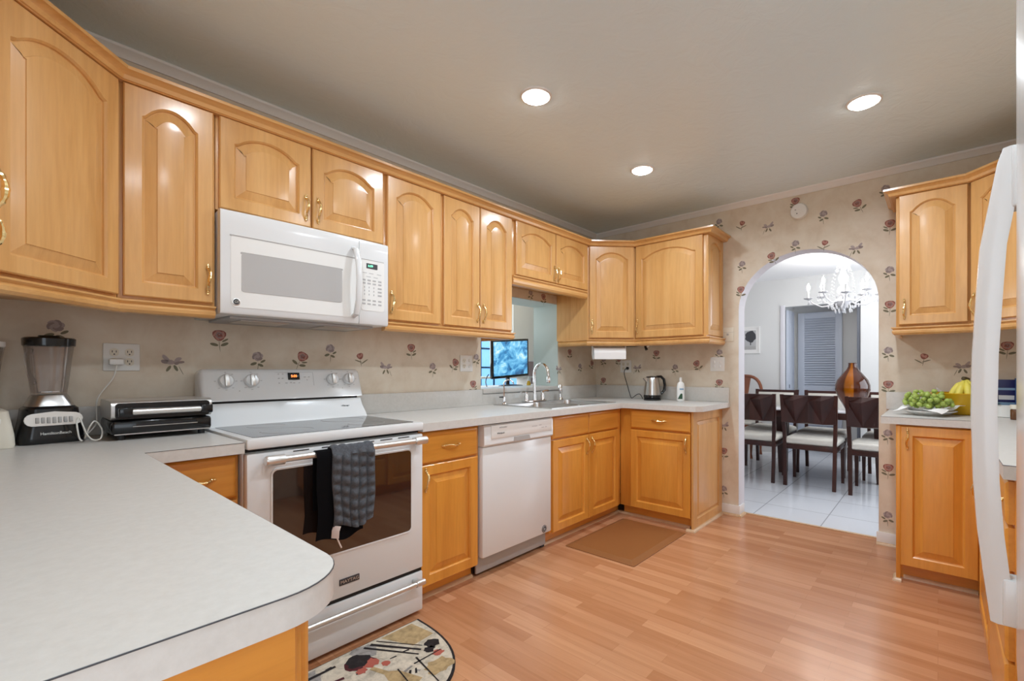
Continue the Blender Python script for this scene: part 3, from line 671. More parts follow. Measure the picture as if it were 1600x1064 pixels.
BH, TK = 0.873, 0.088
def dr(x0, x1, z0, z1, h=True, k='drawer'):
    d = dict(k=k, x0=x0, x1=x1, z0=z0, z1=z1)
    if h: d['h'] = ((x0 + x1) / 2, (z0 + z1) / 2, 'h')
    return d
def bd(x0, x1, hx=None, z0=0.092, z1=0.705, hz=0.625, **k):
    d = dict(k='door', x0=x0, x1=x1, z0=z0, z1=z1, raise_=0.03); d.pop('raise_')
    if hx is not None: d['h'] = (hx, hz, 'v')
    return d
cabinet('base_cabinet', 'narrow maple base cabinet with a drawer, left of the white range', 'cabinet', (-0.281, -0.633, 0), 0, 0.276, 0.628, BH, [dr(0.012, 0.268, 0.712, 0.864), bd(0.012, 0.268, 0.04, z1=0.702)], BSG, toe=TK)
pc = cabinet('base_cabinet', 'maple base cabinet under the rounded worktop end nearest the camera', 'cabinet', (-0.335, -1.985, 0), R(90), 1.28, 0.600, BH,
             [dr(0.02, 0.63, 0.715, 0.862), bd(0.02, 0.32, 0.29), bd(0.33, 0.63, 0.36), dr(0.65, 1.26, 0.715, 0.862), bd(0.65, 0.95, 0.92), bd(0.96, 1.26, 0.99)], BSG, toe=TK)
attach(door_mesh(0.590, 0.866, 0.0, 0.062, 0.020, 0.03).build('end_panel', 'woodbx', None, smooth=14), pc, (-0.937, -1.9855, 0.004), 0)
cabinet('base_cabinet', 'maple base cabinet with one drawer and one door between range and dishwasher', 'cabinet', (0.766, -0.633, 0), 0, 0.407, 0.628, BH, [dr(0.012, 0.388, 0.706, 0.862), bd(0.012, 0.388, 0.040, z1=0.698)], BSG, toe=TK)
cabinet('base_cabinet', 'maple sink cabinet with two doors behind the brown floor mat', 'cabinet', (1.800, -0.633, 0), 0, 0.910, 0.628, 0.70, [], BSG, toe=TK)
sk = [o for o in bpy.data.objects if o.get('label') == 'maple sink cabinet with two doors behind the brown floor mat'][0]
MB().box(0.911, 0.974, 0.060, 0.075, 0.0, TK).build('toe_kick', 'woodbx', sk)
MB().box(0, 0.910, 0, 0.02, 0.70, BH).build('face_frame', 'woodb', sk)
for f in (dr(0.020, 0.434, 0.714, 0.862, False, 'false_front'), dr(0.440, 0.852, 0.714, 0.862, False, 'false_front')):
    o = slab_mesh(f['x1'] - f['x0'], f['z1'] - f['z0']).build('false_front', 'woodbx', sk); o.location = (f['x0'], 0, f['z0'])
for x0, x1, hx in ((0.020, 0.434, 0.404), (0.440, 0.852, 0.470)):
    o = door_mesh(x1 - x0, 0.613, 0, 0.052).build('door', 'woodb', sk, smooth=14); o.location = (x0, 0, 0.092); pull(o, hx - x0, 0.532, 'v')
gc = cabinet('base_cabinet', 'maple base cabinet with one drawer and a panelled side beside the arch', 'cabinet', (2.712, -0.634, 0), R(-90), 0.600, 0.580, BH, [dr(0.102, 0.592, 0.718, 0.862), bd(0.102, 0.592, 0.562)], BSG, toe=TK)
attach(door_mesh(0.596, 0.868, 0.0, 0.075, 0.013, 0.022).build('end_panel', 'wood', None, smooth=14), gc, (2.697, -1.2345, 0.003), 0)  # paler wall-cabinet maple puts the dining-room daylight into this panel's colour
cabinet('base_cabinet', 'single door maple base cabinet with a knot, right of the arch under the grapes', 'cabinet', (2.703, -2.420, 0), R(-90), 0.344, 0.585, BH, [bd(0.020, 0.338, 0.050, z1=0.864, hz=0.795)], BSG, toe=TK)
kb = [o for o in bpy.data.objects if o.get('label', '').startswith('single door maple base cabinet with a knot')][0]
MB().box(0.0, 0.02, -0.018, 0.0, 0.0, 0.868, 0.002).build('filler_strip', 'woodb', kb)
def runcab(x, W, label, two):
    c = cabinet('base_cabinet', label, 'cabinet', (x, -2.765, 0), R(180), W, 0.608, BH, [dr(0.012, W - 0.012, 0.715, 0.862), bd(0.012, W - 0.012, 0.05)], BSG, toe=TK); return c
runcab(2.350, 0.55, 'farther maple base cabinet on the right wall, seen edge-on past the fridge handle', 1)
ec = cabinet('base_cabinet', 'maple base cabinet with a drawer stack on the right wall nearest the fridge', 'cabinet', (1.798, -2.765, 0), R(180), 0.55, 0.608, BH, [], BSG, toe=TK)
for z0, z1 in ((0.742, 0.862), (0.612, 0.732), (0.36, 0.602), (0.10, 0.35)):
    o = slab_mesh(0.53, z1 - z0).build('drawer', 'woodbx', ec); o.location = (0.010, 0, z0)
    if z0 > 0.6: pull(o, 0.44, (z1 - z0) / 2, 'h')
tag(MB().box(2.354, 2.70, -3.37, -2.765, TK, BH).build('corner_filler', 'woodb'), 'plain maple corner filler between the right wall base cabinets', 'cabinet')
# shoe moulding along the cabinet toe kicks
def shoe(path, i, label): return tag(MB().loops(sweep(path, qp)).build('shoe_molding', 'quarter'), label, 'moulding')
shoe([(0.768, -0.5738), (1.172, -0.5738)], 0, 'thin wooden shoe moulding on the floor between range and dishwasher')
shoe([(1.80, -0.5738), (2.7712, -0.5738), (2.7712, -1.20)], 0, 'thin wooden shoe moulding along the sink and corner cabinets behind the mat')
shoe([(2.696, -1.20), (2.696, -1.2478), (L - 0.016, -1.2478)], 0, 'thin wooden shoe moulding at the foot of the panelled cabinet side')
shoe([(2.760, -2.421), (2.684, -2.421), (2.684, -2.445)], 0, 'short wooden shoe moulding block at the left foot of the cabinet right of the arch')
shoe([(2.761, -2.45), (2.761, -2.76)], 0, 'thin wooden shoe moulding under the cabinet right of the arch')

# ------------------------------------------------------------------ range
def rpoly(x0, x1, z0, z1, r_, n=6):
    return arc(x1 - r_, z0 + r_, r_, -90, 0, n) + arc(x1 - r_, z1 - r_, r_, 0, 90, n) + arc(x0 + r_, z1 - r_, r_, 90, 180, n) + arc(x0 + r_, z0 + r_, r_, 180, 270, n)
rg = thing('range', 'white electric range with smooth grey cooktop and towels on its oven handle', 'range', (0.002, 0, 0))
W = 0.757
MB().box(0, W, -0.655, -0.025, 0.015, 0.872, 0.003).box(0.0, W, -0.66, -0.60, 0.870, 0.884, 0, 1).build('body', ['white', 'dark'], rg)
mb = MB(); mb.box(0.0, W + 0.001, -0.705, -0.030, 0.884, 0.924, 0.008); mb.build('cooktop_frame', 'white', rg)
o = MB().prism(rpoly(0.030, W - 0.030, -0.672, -0.205, 0.012), 0.9235, 0.9255).build('cooktop_glass', 'cook', rg, smooth=20); o['label'] = 'smooth grey glass cooktop'
mb = MB()
for cx_, cy_, r_ in ((0.20, -0.54, 0.10), (0.55, -0.54, 0.082), (0.20, -0.31, 0.075), (0.55, -0.31, 0.10)):
    mb.tube([(cx_ + r_ * math.cos(q * math.pi / 20), cy_ + r_ * math.sin(q * math.pi / 20), 0.9256) for q in range(40)], 0.0006, 4, closed=True)
mb.build('burner_rings', 'grayp', rg)
# riser, slot and console
sec = [(-0.200, 0.924), (-0.185, 0.945), (-0.145, 0.985), (-0.125, 1.022), (-0.028, 1.022), (-0.028, 0.924)]
MB().prism(sec, 0.012, W - 0.012, 'x').build('riser', 'white', rg, smooth=40)
MB().box(0.03, W - 0.03, -0.122, -0.03, 1.022, 1.034).build('vent_slot', 'dark', rg, smooth=0)
loops = []
for x, d in ((0.0, 0.020), (0.006, 0.006), (0.016, 0.0), (W - 0.016, 0.0), (W - 0.006, 0.006), (W, 0.020)):
    zt = 1.178 + 0.016 * (1 - ((x - W / 2) / (W / 2)) ** 2) - d
    loops.append([(x, -0.140 + d * 0.6, 1.033), (x, -0.136 + d * 0.6, 1.040), (x, -0.100 + d, zt - 0.02), (x, -0.090 + d, zt - 0.005), (x, -0.075 + d * 0.3, zt), (x, -0.030, zt - 0.004), (x, -0.028, 1.033)])
MB().loops(loops).build('console', 'white', rg, smooth=40)
CT = Matrix.Translation((0, -0.1185, 1.105)) @ Matrix.Rotation(R(-14.5), 4, 'X')
def on_console(x, z): return CT @ Vector((x, 0, z))
for x, z in ((0.098, 0.020), (0.203, 0.020), (0.592, 0.022), (0.682, 0.022)):
    kb_ = MB().lathe([(0.031, 0.0), (0.030, 0.012), (0.026, 0.018), (0.0, 0.0185)], 24, T=CT @ Matrix.Translation((x, 0, z)) @ Matrix.Rotation(R(90), 4, 'X')).build('knob', 'white', rg)
    MB().box(-0.0095, 0.0095, -0.030, -0.017, -0.029, 0.029, 0.004, T=CT @ Matrix.Translation((x, 0, z))).build('grip', 'satin', kb_)
mb = MB()
for x, z in ((0.098, 0.020), (0.203, 0.020), (0.592, 0.022), (0.682, 0.022)):
    for a in (-140, -90, 0, 40, 90, 140, 180):
        mb.box(-0.004, 0.004, -0.0012, 0, -0.0012, 0.0012, T=CT @ Matrix.Translation((x + 0.042 * math.sin(R(a)), 0, z + 0.042 * math.cos(R(a)))))
for x, z, ww in ((0.325, .052, .006), (0.345, .052, .006), (.325, .030, .008), (.343, .030, .008), (.325, .006, .006), (.358, .006, .010), (.380, .008, .006), (.395, .006, .008), (.420, .006, .006), (.45, .036, .010), (.47, .036, .008), (.46, .020, .006)):
    mb.box(x - ww / 2, x + ww / 2, -0.0012, 0, z - 0.0015, z + 0.0015, T=CT)
mb.box(0.31, 0.492, -0.001, 0, 0.0605, 0.0615, T=CT); mb.box(0.4915, 0.4925, -0.001, 0, -0.01, 0.06, T=CT)
mb.box(0.148, 0.152, -0.001, 0, -0.03, -0.026, T=CT); mb.box(0.64, 0.644, -0.001, 0, -0.03, -0.026, T=CT)
mb.build('control_marks', 'lgray', rg, smooth=0)
MB().box(0.368, 0.424, -0.003, 0.0, 0.022, 0.058, 0.001, T=CT).build('display', 'black', rg)
text('5:05', 0.017, 'clock_digits', 'red_led', rg, on_console(0.396, 0.041) + Vector((0, -0.0045, 0)), (R(75.5), 0, 0))
text('~Maytag~', 0.012, 'emblem_script', 'label', rg, (0.645, -0.150, 0.984), (R(60), 0, 0), shear=0.4).rotation_euler = (R(48), 0, 0)
# oven door
od = MB().box(0.001, W - 0.001, -0.700, -0.657, 0.222, 0.868, 0.006).build('oven_door', 'white', rg)
MB().prism(rpoly(0.084, 0.690, 0.415, 0.800, 0.020), -0.7035, -0.698, 'y').build('window', 'oven', od, smooth=20)
MB().loops([[(x, -0.699, z) for x, z in rpoly(0.078, 0.696, 0.409, 0.806, 0.024)], [(x, -0.7045, z) for x, z in rpoly(0.080, 0.694, 0.411, 0.804, 0.023)], [(x, -0.7045, z) for x, z in rpoly(0.086, 0.688, 0.417, 0.798, 0.018)], [(x, -0.703, z) for x, z in rpoly(0.087, 0.687, 0.418, 0.797, 0.018)]], False, False).build('window_rim', 'white', od)
mb = MB(); mb.tube([(0.10, -0.742, 0.843), (0.695, -0.742, 0.843)], 0.0125, 14); mb.build('handle', 'satin', od)
for xa, xb in ((0.048, 0.112), (0.684, 0.745)):
    MB().tube([(xa, -0.742, 0.843), (xa + 0.006, -0.742, 0.843), (xb, -0.742, 0.843)], [0.016, 0.0195, 0.0185], 14).box((xa + xb) / 2 - 0.02, (xa + xb) / 2 + 0.012, -0.738, -0.699, 0.831, 0.855, 0.004).build('handle_end', 'satin', od)
for x in (0.16, 0.27, 0.36, 0.44, 0.53, 0.62): MB().box(x, x + 0.06, -0.7008, -0.699, 0.859, 0.863).build('vent_slot', 'dark', od, smooth=0)
MB().box(0.342, 0.430, -0.704, -0.699, 0.274, 0.300, 0.0015).build('badge', 'label', od); text('MAYTAG', 0.019, 'badge_letters', 'satin', od, (0.386, -0.7045, 0.287), sx=1.05)
dw_ = MB().box(0.001, W - 0.001, -0.700, -0.657, 0.018, 0.205, 0.006).build('storage_drawer', 'white', rg)
MB().box(0.003, W - 0.003, -0.69, -0.655, 0.205, 0.222).build('drawer_gap', 'dark', rg, smooth=0)
MB().tube([(0.05, -0.742, 0.172), (0.70, -0.742, 0.172)], 0.0115, 14).build('handle', 'satin', dw_)
for xa, xb in ((0.025, 0.065), (0.690, 0.735)): MB().tube([(xa, -0.742, 0.172), (xb, -0.742, 0.172)], 0.0145, 14).box(xa + 0.006, xb - 0.010, -0.742, -0.699, 0.162, 0.182, 0.004).build('handle_end', 'satin', dw_)
mb = MB()
for x in (0.05, 0.70):
    for y in (-0.60, -0.10): mb.box(x - 0.02, x + 0.02, y - 0.02, y + 0.02, 0.0, 0.016)
mb.build('feet', 'blackm', rg)

# towels over the oven handle
def towel(name, x0, x1, zf, zb, mname, label, bubbles, r_=0.019, cy=-0.742, cz=0.843, seed=1):
    rnd = random.Random(seed); nx = 40; path = []
    nf = 44; 
    for i in range(nf): path.append((cy - r_ - 0.004, zf + (cz - zf) * i / nf, i / nf, -1))
    for i in range(11): a = math.pi - math.pi * i / 10; path.append((cy + r_ * math.cos(a) - (0.004 if i < 5 else 0), cz + r_ * math.sin(a), 1, 0))
    nb = 26
    for i in range(1, nb + 1): path.append((cy + r_, cz - (cz - zb) * i / nb, i / nb, 1))
    def pt(u, k, outer):
        y, z, s, side = path[k]; x = x0 + (x1 - x0) * u
        d = 0.0
        if bubbles:
            d = 0.016 * abs(math.sin(u * math.pi * bubbles)) ** 0.7 * (0.15 + 0.85 * abs(math.sin((z - zf) * math.pi / 0.042 + 0.6 * math.floor(u * bubbles)))) if side <= 0 else 0.003
            if side == 0: d *= 0.5
        wav = -0.003 * (1.1 + math.sin(u * 9 + z * 14)) if bubbles else 0
        x += 0.006 * math.sin(z * 23 + u * 5) * (1 - s) * (1 if side < 0 else 0)
        if side == -1: z = z + (0.012 * math.sin(u * 7 + 1) - 0.006) * (1 - s)
        th = 0.003 if outer else -0.0
        n_ = (-1 if side < 0 else 1 if side > 0 else 0)
        if side == 0: return (x, y, z + (d + th))
        return (x, y + n_ * (th + d) + (wav if side < 0 else 0), z)
    mb = MB(); K_ = len(path)
    loops = []
    for i in range(nx + 1):
        u = i / nx
        loops.append([pt(u, k, True) for k in range(K_)] + [pt(u, k, False) for k in range(K_ - 1, -1, -1)])
    mb.loops(loops); return mb.build(name, mname, None, smooth=60)
o = thing('towel', 'charcoal grey quilted towel hanging over the oven door handle', 'towel', (0, 0, 0))
q = towel('cloth', 0.283, 0.463, 0.548, 0.60, 'towelg', '', 5, r_=0.0215); q.parent = o
MB().tube([(0.294, -0.786, 0.556), (0.285, -0.791, 0.540), (0.282, -0.793, 0.512)], 0.017, 8, flat=(1, 0.10)).build('care_tag', 'tag', o)['label'] = 'small white care tag'
MB().tube([(0.290, -0.792, 0.512), (0.298, -0.793, 0.49), (0.308, -0.792, 0.468)], 0.003, 6).build('tag_thread', 'tag', o)
tag(towel('towel', 0.225, 0.420, 0.505, 0.62, 'towelb', '', 0, r_=0.0140), 'black towel hanging behind the grey quilted towel on the oven handle', 'towel')

# ------------------------------------------------------------------ microwave
mw = thing('microwave', 'white over-the-range microwave with grey window above the cooktop', 'microwave', (0.004, 0, 1.405))
W = 0.754
MB().box(0.002, W - 0.002, -0.355, -0.004, 0.0, 0.426, 0.004).build('housing', 'white', mw)
def mw_front(x0, x1, y=-0.357):
    n_ = 10; loops = []
    zs = [0.0, 0.003, 0.010, 0.10, 0.25, 0.38, 0.418, 0.425, 0.428]; ds = [0.012, 0.004, 0, 0, 0, 0, 0.0, 0.003, 0.010]
    for i in range(n_ + 1):
        x = x0 + (x1 - x0) * i / n_; bow = 0.010 * (1 - ((x - W / 2) / (W / 2)) ** 2)
        loops.append([(x, y, 0.0)] + [(x, -0.392 - bow + d, z) for z, d in zip(zs, ds)] + [(x, y, 0.428)])
    return MB().loops(loops)
md = mw_front(0.0, 0.588).build('door', 'white', mw, smooth=30)
mp_ = mw_front(0.591, W).build('control_panel', 'white', mw, smooth=30)
def bowy(x): return -0.392 - 0.010 * (1 - ((x - W / 2) / (W / 2)) ** 2)
def bowed_plate(x0, x1, z0, z1, r_, off, th=0.003, n=14):
    pl = rpoly(x0, x1, z0, z1, r_); loops = []
    pl2 = [(x, z) for x, z in pl]
    fr_ = [(x, bowy(x) - off, z) for x, z in pl2]; bk = [(x, bowy(x) - off + th, z) for x, z in pl2]
    c = ((x0 + x1) / 2, (z0 + z1) / 2); mb = MB(); mb.loops([bk, fr_], False, False)
    k = len(pl2); 
    # front as strips so the bow is followed
    top = sorted([q for q in pl2], key=lambda q: q[0]); 
    xs = [x0 + (x1 - x0) * i / n for i in range(n + 1)]
    def lim(x):
        e_ = min(x - x0, x1 - x)
        dz = 0 if e_ >= r_ else r_ - math.sqrt(max(0, r_ * r_ - (r_ - e_) ** 2))
        return z0 + dz, z1 - dz
    xs = sorted(set(xs + [x0 + r_ * t_ for t_ in (0.1, 0.3, 0.6, 1)] + [x1 - r_ * t_ for t_ in (0.1, 0.3, 0.6, 1)]))
    vs = []
    for x in xs: a, b_ = lim(x); vs += [(x, bowy(x) - off, a), (x, bowy(x) - off, b_)]
    mb.add(vs, [(2 * i, 2 * i + 2, 2 * i + 3, 2 * i + 1) for i in range(len(xs) - 1)]); return mb
bowed_plate(0.036, 0.585, 0.030, 0.330, 0.020, 0.0016).build('window_surround', 'whitep', md, smooth=30)
bowed_plate(0.032, 0.585, 0.322, 0.3275, 0.0025, 0.0022).build('surround_groove', 'grayp', md, smooth=30)
bowed_plate(0.074, 0.500, 0.096, 0.256, 0.010, 0.0030).build('window', 'mwglass', md, smooth=30)
mb = MB(); bowed_plate(0.070, 0.504, 0.253, 0.260, 0.0035, 0.0026).v
bowed_plate(0.070, 0.504, 0.252, 0.261, 0.004, 0.0024).build('window_shadow_rim', 'grayp', md, smooth=30)
mb = MB(); mb.tube([(0.560, -0.402, 0.372), (0.562, -0.425, 0.362), (0.563, -0.446, 0.300), (0.563, -0.452, 0.205), (0.563, -0.446, 0.110), (0.562, -0.425, 0.048), (0.560, -0.402, 0.038)], [0.012, 0.014, 0.0145, 0.0145, 0.0145, 0.014, 0.012], 12, flat=(1.15, 0.75))
mb.build('handle', 'white', md)
e_ = MB().lathe([(0.0150, 0), (0.0150, 0.002), (0.013, 0.003), (0, 0.003)], 24, T=Matrix.Translation((0.055, bowy(0.055) - 0.001, 0.052)) @ Matrix.Rotation(R(90), 4, 'X')).build('emblem', 'satin', md)
MB().lathe([(0.0118, 0), (0.0118, 0.0008), (0, 0.0008)], 24, T=Matrix.Translation((0.055, bowy(0.055) - 0.004, 0.052)) @ Matrix.Rotation(R(90), 4, 'X')).build('emblem_field', 'label', e_)
text('GE', 0.014, 'emblem_letters', 'satin', e_, (0.055, bowy(0.055) - 0.0055, 0.052), shear=0.2)
bowed_plate(0.600, 0.730, 0.072, 0.330, 0.014, 0.0016).build('keypad', 'whitep', mp_, smooth=30)
bowed_plate(0.594, 0.728, 0.328, 0.331, 0.001, 0.0022).build('keypad_groove', 'grayp', mp_, smooth=30)
dp = bowed_plate(0.628, 0.690, 0.286, 0.312, 0.002, 0.0030).build('display', 'label', mp_, smooth=30)
text('6:09', 0.016, 'clock_digits', 'green_led', dp, (0.650, bowy(0.65) - 0.0042, 0.299))
mb = MB()
for rz_, xs in ((0.262, (0.618, 0.655, 0.700)), (0.244, (0.640, 0.680))):
    for x in xs: mb.box(x - 0.012, x + 0.012, bowy(x) - 0.0025, bowy(x) - 0.001, rz_ - 0.0014, rz_ + 0.0014)
for rz_ in (0.226, 0.210):
    for x in (0.614, 0.643, 0.672, 0.704): mb.box(x - 0.009, x + 0.009, bowy(x) - 0.0025, bowy(x) - 0.001, rz_ - 0.004, rz_ + 0.004)
for rz_ in (0.190, 0.172, 0.154):
    for x in (0.618, 0.643, 0.670): mb.box(x - 0.002, x + 0.002, bowy(x) - 0.0025, bowy(x) - 0.001, rz_ - 0.004, rz_ + 0.004)
    mb.box(0.693, 0.714, bowy(.7) - 0.0025, bowy(.7) - 0.001, rz_ - 0.004, rz_ + 0.004)
for rz_ in (0.124, 0.106):
    for x in (0.614, 0.643, 0.672, 0.704): mb.box(x - 0.009, x + 0.009, bowy(x) - 0.0025, bowy(x) - 0.001, rz_ - 0.004, rz_ + 0.004)
mb.build('key_marks', 'lgray', mp_, smooth=0)
MB().box(0.05, W - 0.05, -0.33, -0.03, -0.012, 0.0, 0.004).build('underside_tray', 'grayp', mw)
for x in (0.10, 0.46): MB().box(x, x + 0.20, -0.30, -0.14, -0.016, -0.011, 0.002).build('grease_filter', 'steel', mw)

# ------------------------------------------------------------------ dishwasher
dwt = thing('dishwasher', 'white dishwasher with round badge between two maple base cabinets', 'dishwasher', (1.182, 0, 0))
W = 0.606
MB().box(0.004, W - 0.004, -0.60, -0.03, 0.105, 0.862).build('tub', 'grayp', dwt)
MB().box(0.0, W, -0.662, -0.602, 0.118, 0.742, 0.008).build('door', 'white', dwt)
sec = [(-0.604, 0.744), (-0.668, 0.744), (-0.676, 0.754), (-0.674, 0.852), (-0.666, 0.866), (-0.604, 0.868)]
cp = MB().prism(sec, 0.0, W, 'x').build('control_panel', 'white', dwt, smooth=30)
MB().box(0.052, W - 0.012, -0.679, -0.672, 0.784, 0.860, 0.003).build('fascia', 'whitep', cp)
mb = MB(); mb.prism([(0.235, 0.752), (0.385, 0.752), (0.372, 0.778), (0.240, 0.778)], -0.6785, -0.674, 'y'); mb.build('grip_pocket', 'grayp', cp)
text('dishwasher', 0.013, 'print', 'lgray', cp, (0.145, -0.6795, 0.845), sx=1.1); text('Whirlpool', 0.014, 'brand_letters', 'label', cp, (0.125, -0.6795, 0.812))
mb = MB()
for x, z, ww in ((0.41, 0.826, .014), (0.435, 0.826, 0.01), (0.475, 0.828, 0.012), (0.50, 0.812, 0.012), (0.53, 0.812, 0.008)): mb.box(x - ww, x + ww, -0.6798, -0.678, z - 0.0015, z + 0.0015)
mb.build('control_marks', 'lgray', cp, smooth=0)
bdg = MB().lathe([(0.024, 0), (0.024, 0.002), (0.021, 0.003), (0, 0.003)], 28, T=Matrix.Translation((0.535, -0.6615, 0.150)) @ Matrix.Rotation(R(90), 4, 'X')).build('badge', 'label', dwt)
MB().tube([(0.535 + 0.019 * math.cos(q * math.pi / 18), -0.6645, 0.150 + 0.019 * math.sin(q * math.pi / 18)) for q in range(36)], 0.0018, 5, closed=True).build('badge_ring', 'satin', bdg)
text('e', 0.036, 'badge_letter', 'satin', bdg, (0.535, -0.665, 0.152))
MB().box(0.0, W + 0.004, -0.608, -0.595, 0.018, 0.116, 0.002).build('kick_plate', 'grayp', dwt)
mb = MB(); mb.box(0.03, 0.06, -0.58, -0.55, 0, 0.11); mb.box(W - 0.06, W - 0.03, -0.58, -0.55, 0, 0.11); mb.box(W - 0.03, W, -0.600, -0.57, 0.002, 0.05); mb.build('feet', 'blackm', dwt)

# ------------------------------------------------------------------ fridge
fr = thing('refrigerator', 'white refrigerator with a long bowed handle at the right edge', 'refrigerator', (0.478, -2.698, 0))
MB().box(-0.90, -0.004, -0.672, -0.075, 0.02, 1.76, 0.004).build('cabinet_body', 'white', fr)
def fdoor(z0, z1, name):
    loops = []
    for i in range(13):
        x = -0.904 + 0.904 * i / 12; s = (x + 0.452) / 0.452; bow = 0.022 * (1 - s * s)
        e_ = 0.012 if i in (0, 12) else 0.0
        loops.append([(x, -0.070, z0), (x, bow - 0.014 - e_, z0), (x, bow - 0.004 - e_, z0 + 0.006), (x, bow - e_, z0 + 0.02), (x, bow - e_, z1 - 0.02), (x, bow - 0.004 - e_, z1 - 0.006), (x, bow - 0.014 - e_, z1), (x, -0.070, z1)])
    return MB().loops(loops).build(name, 'white', fr, smooth=35)
fdoor(0.06, 0.715, 'freezer_door'); ud = fdoor(0.725, 1.78, 'door')
hx = -0.036
path = [(hx, 0.004, 1.520), (hx, 0.010, 1.500), (hx, 0.016, 1.462), (hx, 0.030, 1.370), (hx, 0.034, 1.300), (hx, 0.039, 1.200), (hx, 0.0405, 1.110), (hx, 0.038, 1.000), (hx, 0.033, 0.920), (hx, 0.026, 0.850), (hx, 0.018, 0.780)]
mb = MB(); loops = []
for i, (x, y, z) in enumerate(path):
    wv = 0.018; th = 0.015
    loops.append([(x - wv, y - th, z), (x + wv, y - th, z), (x + wv, y + th * 0.5, z), (x + wv * 0.7, y + th, z), (x - wv * 0.7, y + th, z), (x - wv, y + th * 0.5, z)])
mb.loops(loops).build('handle', 'white', ud, smooth=50)
MB().box(hx - 0.022, hx + 0.018, -0.02, 0.010, 1.425, 1.520, 0.004).build('handle_bracket', 'white', ud); MB().box(hx - 0.022, hx + 0.018, -0.02, 0.020, 0.780, 0.852, 0.004).build('handle_bracket', 'white', ud)
mb = MB()
for x in (-0.85, -0.06):
    for y in (-0.62, -0.12): mb.lathe([(0.02, 0), (0.02, 0.03)], 12, (x, y, 0))
mb.build('feet', 'blackm', fr)

# ------------------------------------------------------------------ recessed ceiling lamps
def downlight(x, y, label, col=DOWN_COL, pw=DOWN_W):
    t = thing('recessed_light', label, 'ceiling light', (x, y, H), 0, 'recessed kitchen ceiling lights')
    MB().lathe([(0.078, 0.0), (0.077, -0.006), (0.068, -0.009), (0.064, -0.004), (0.063, -0.001), (0.0, -0.001)], 36).build('trim_ring', 'whitem', t)
    MB().lathe([(0.054, -0.002), (0.053, -0.010), (0.047, -0.016), (0.034, -0.020), (0.0, -0.022)], 32, (0.007, 0.006, 0)).build('lamp', 'bulb', t)
    d = bpy.data.lights.new('downlight', 'AREA'); d.shape = 'DISK'; d.size = 0.12; d.energy = pw; d.color = col; d.spread = R(165)
    o = bpy.data.objects.new('downlight', d); C.objects.link(o); o.parent = t; o.location = (0, 0, -0.03)
    return t
downlight(1.133, -1.100, 'round recessed ceiling light nearest the camera, above the range side')
downlight(2.227, -1.090, 'round recessed ceiling light in the middle of the far row')
downlight(2.232, -2.318, 'round recessed ceiling light at the right, toward the fridge side')
downlight(1.133, -2.318, 'round recessed ceiling light above the floor in front of the fridge')
downlight(0.035, -1.100, 'round recessed ceiling light above the left worktop', pw=3.8)
downlight(0.035, -2.318, 'round recessed ceiling light above the peninsula end', pw=5.4)

# ------------------------------------------------------------------ smoke detector, outlets, switches
t = thing('smoke_detector', 'round white smoke detector on the wallpaper above the arch', 'smoke detector', (L, -1.813, 2.352))
RY = Matrix.Rotation(R(-90), 4, 'Y')
MB().lathe([(0.058, 0.0), (0.058, 0.022), (0.052, 0.032), (0.0, 0.034)], 32, T=RY).build('housing', 'whitep', t)
MB().lathe([(0.005, 0.0335), (0.005, 0.0352), (0, 0.0352)], 10, (0.010, 0.020, 0), T=RY).build('test_button', 'grayp', t)
MB().lathe([(0.004, 0.0335), (0.004, 0.0352), (0, 0.0352)], 10, (-0.018, 0.010, 0), T=RY).build('indicator', 'label', t)
def plate_box(t, W_, H_, name='plate', m_='whitep'): return MB().box(-W_ / 2, W_ / 2, -0.006, 0, -H_ / 2, H_ / 2, 0.003).build(name, m_, t)
def socket(t, x, z):
    s = MB().prism([(x + 0.0165 * max(-0.86, min(0.86, math.cos(a))), z + 0.0165 * math.sin(a)) for a in [q * math.pi / 14 for q in range(28)]], -0.0085, -0.005, 'y').build('socket', 'ivory', t)
    mb = MB(); mb.box(x - 0.0075, x - 0.0050, -0.0092, -0.008, z - 0.001, z + 0.0075); mb.box(x + 0.0050, x + 0.0075, -0.0092, -0.008, z - 0.001, z + 0.0075); mb.disc((x, -0.0092, z - 0.008), 0.0028, 10)
    mb.build('slots', 'label', s, smooth=0)
def switch(t, x, z): MB().box(x - 0.005, x + 0.005, -0.014, -0.005, z - 0.011, z + 0.011, 0.002).build('toggle', 'whitep', t)
t = thing('outlet', 'white double outlet plate with a charger plugged in, between blender and range', 'outlet', (-0.243, -0.0005, 1.229))
plate_box(t, 0.116, 0.114); [socket(t, x, z) for x in (-0.024, 0.024) for z in (-0.02, 0.02)]
t = thing('outlet', 'white four-gang plate on the wallpaper left of the pass-through', 'outlet', (1.625, -0.0005, 1.224))
plate_box(t, 0.116, 0.118); socket(t, -0.024, 0.02); socket(t, -0.024, -0.02); switch(t, 0.024, 0.02); switch(t, 0.024, -0.02)
t = thing('outlet', 'white outlet plate on the far wall with the kettle lead plugged in', 'outlet', (L - 0.0005, -0.345, 1.211), R(-90))
plate_box(t, 0.118, 0.116); [socket(t, x, z) for x in (-0.024, 0.024) for z in (-0.02, 0.02)]
t = thing('light_switch', 'white double switch plate above the far worktop beside the arch', 'switch', (L - 0.0005, -1.208, 1.225), R(-90))
plate_box(t, 0.118, 0.116); [switch(t, x, z) for x in (-0.024, 0.024) for z in (-0.018, 0.018)]
t = thing('phone_jack', 'ivory phone jack plate at the lower right of the far wall cabinet', 'socket', (L - 0.0005, -1.292, 1.465), R(-90))
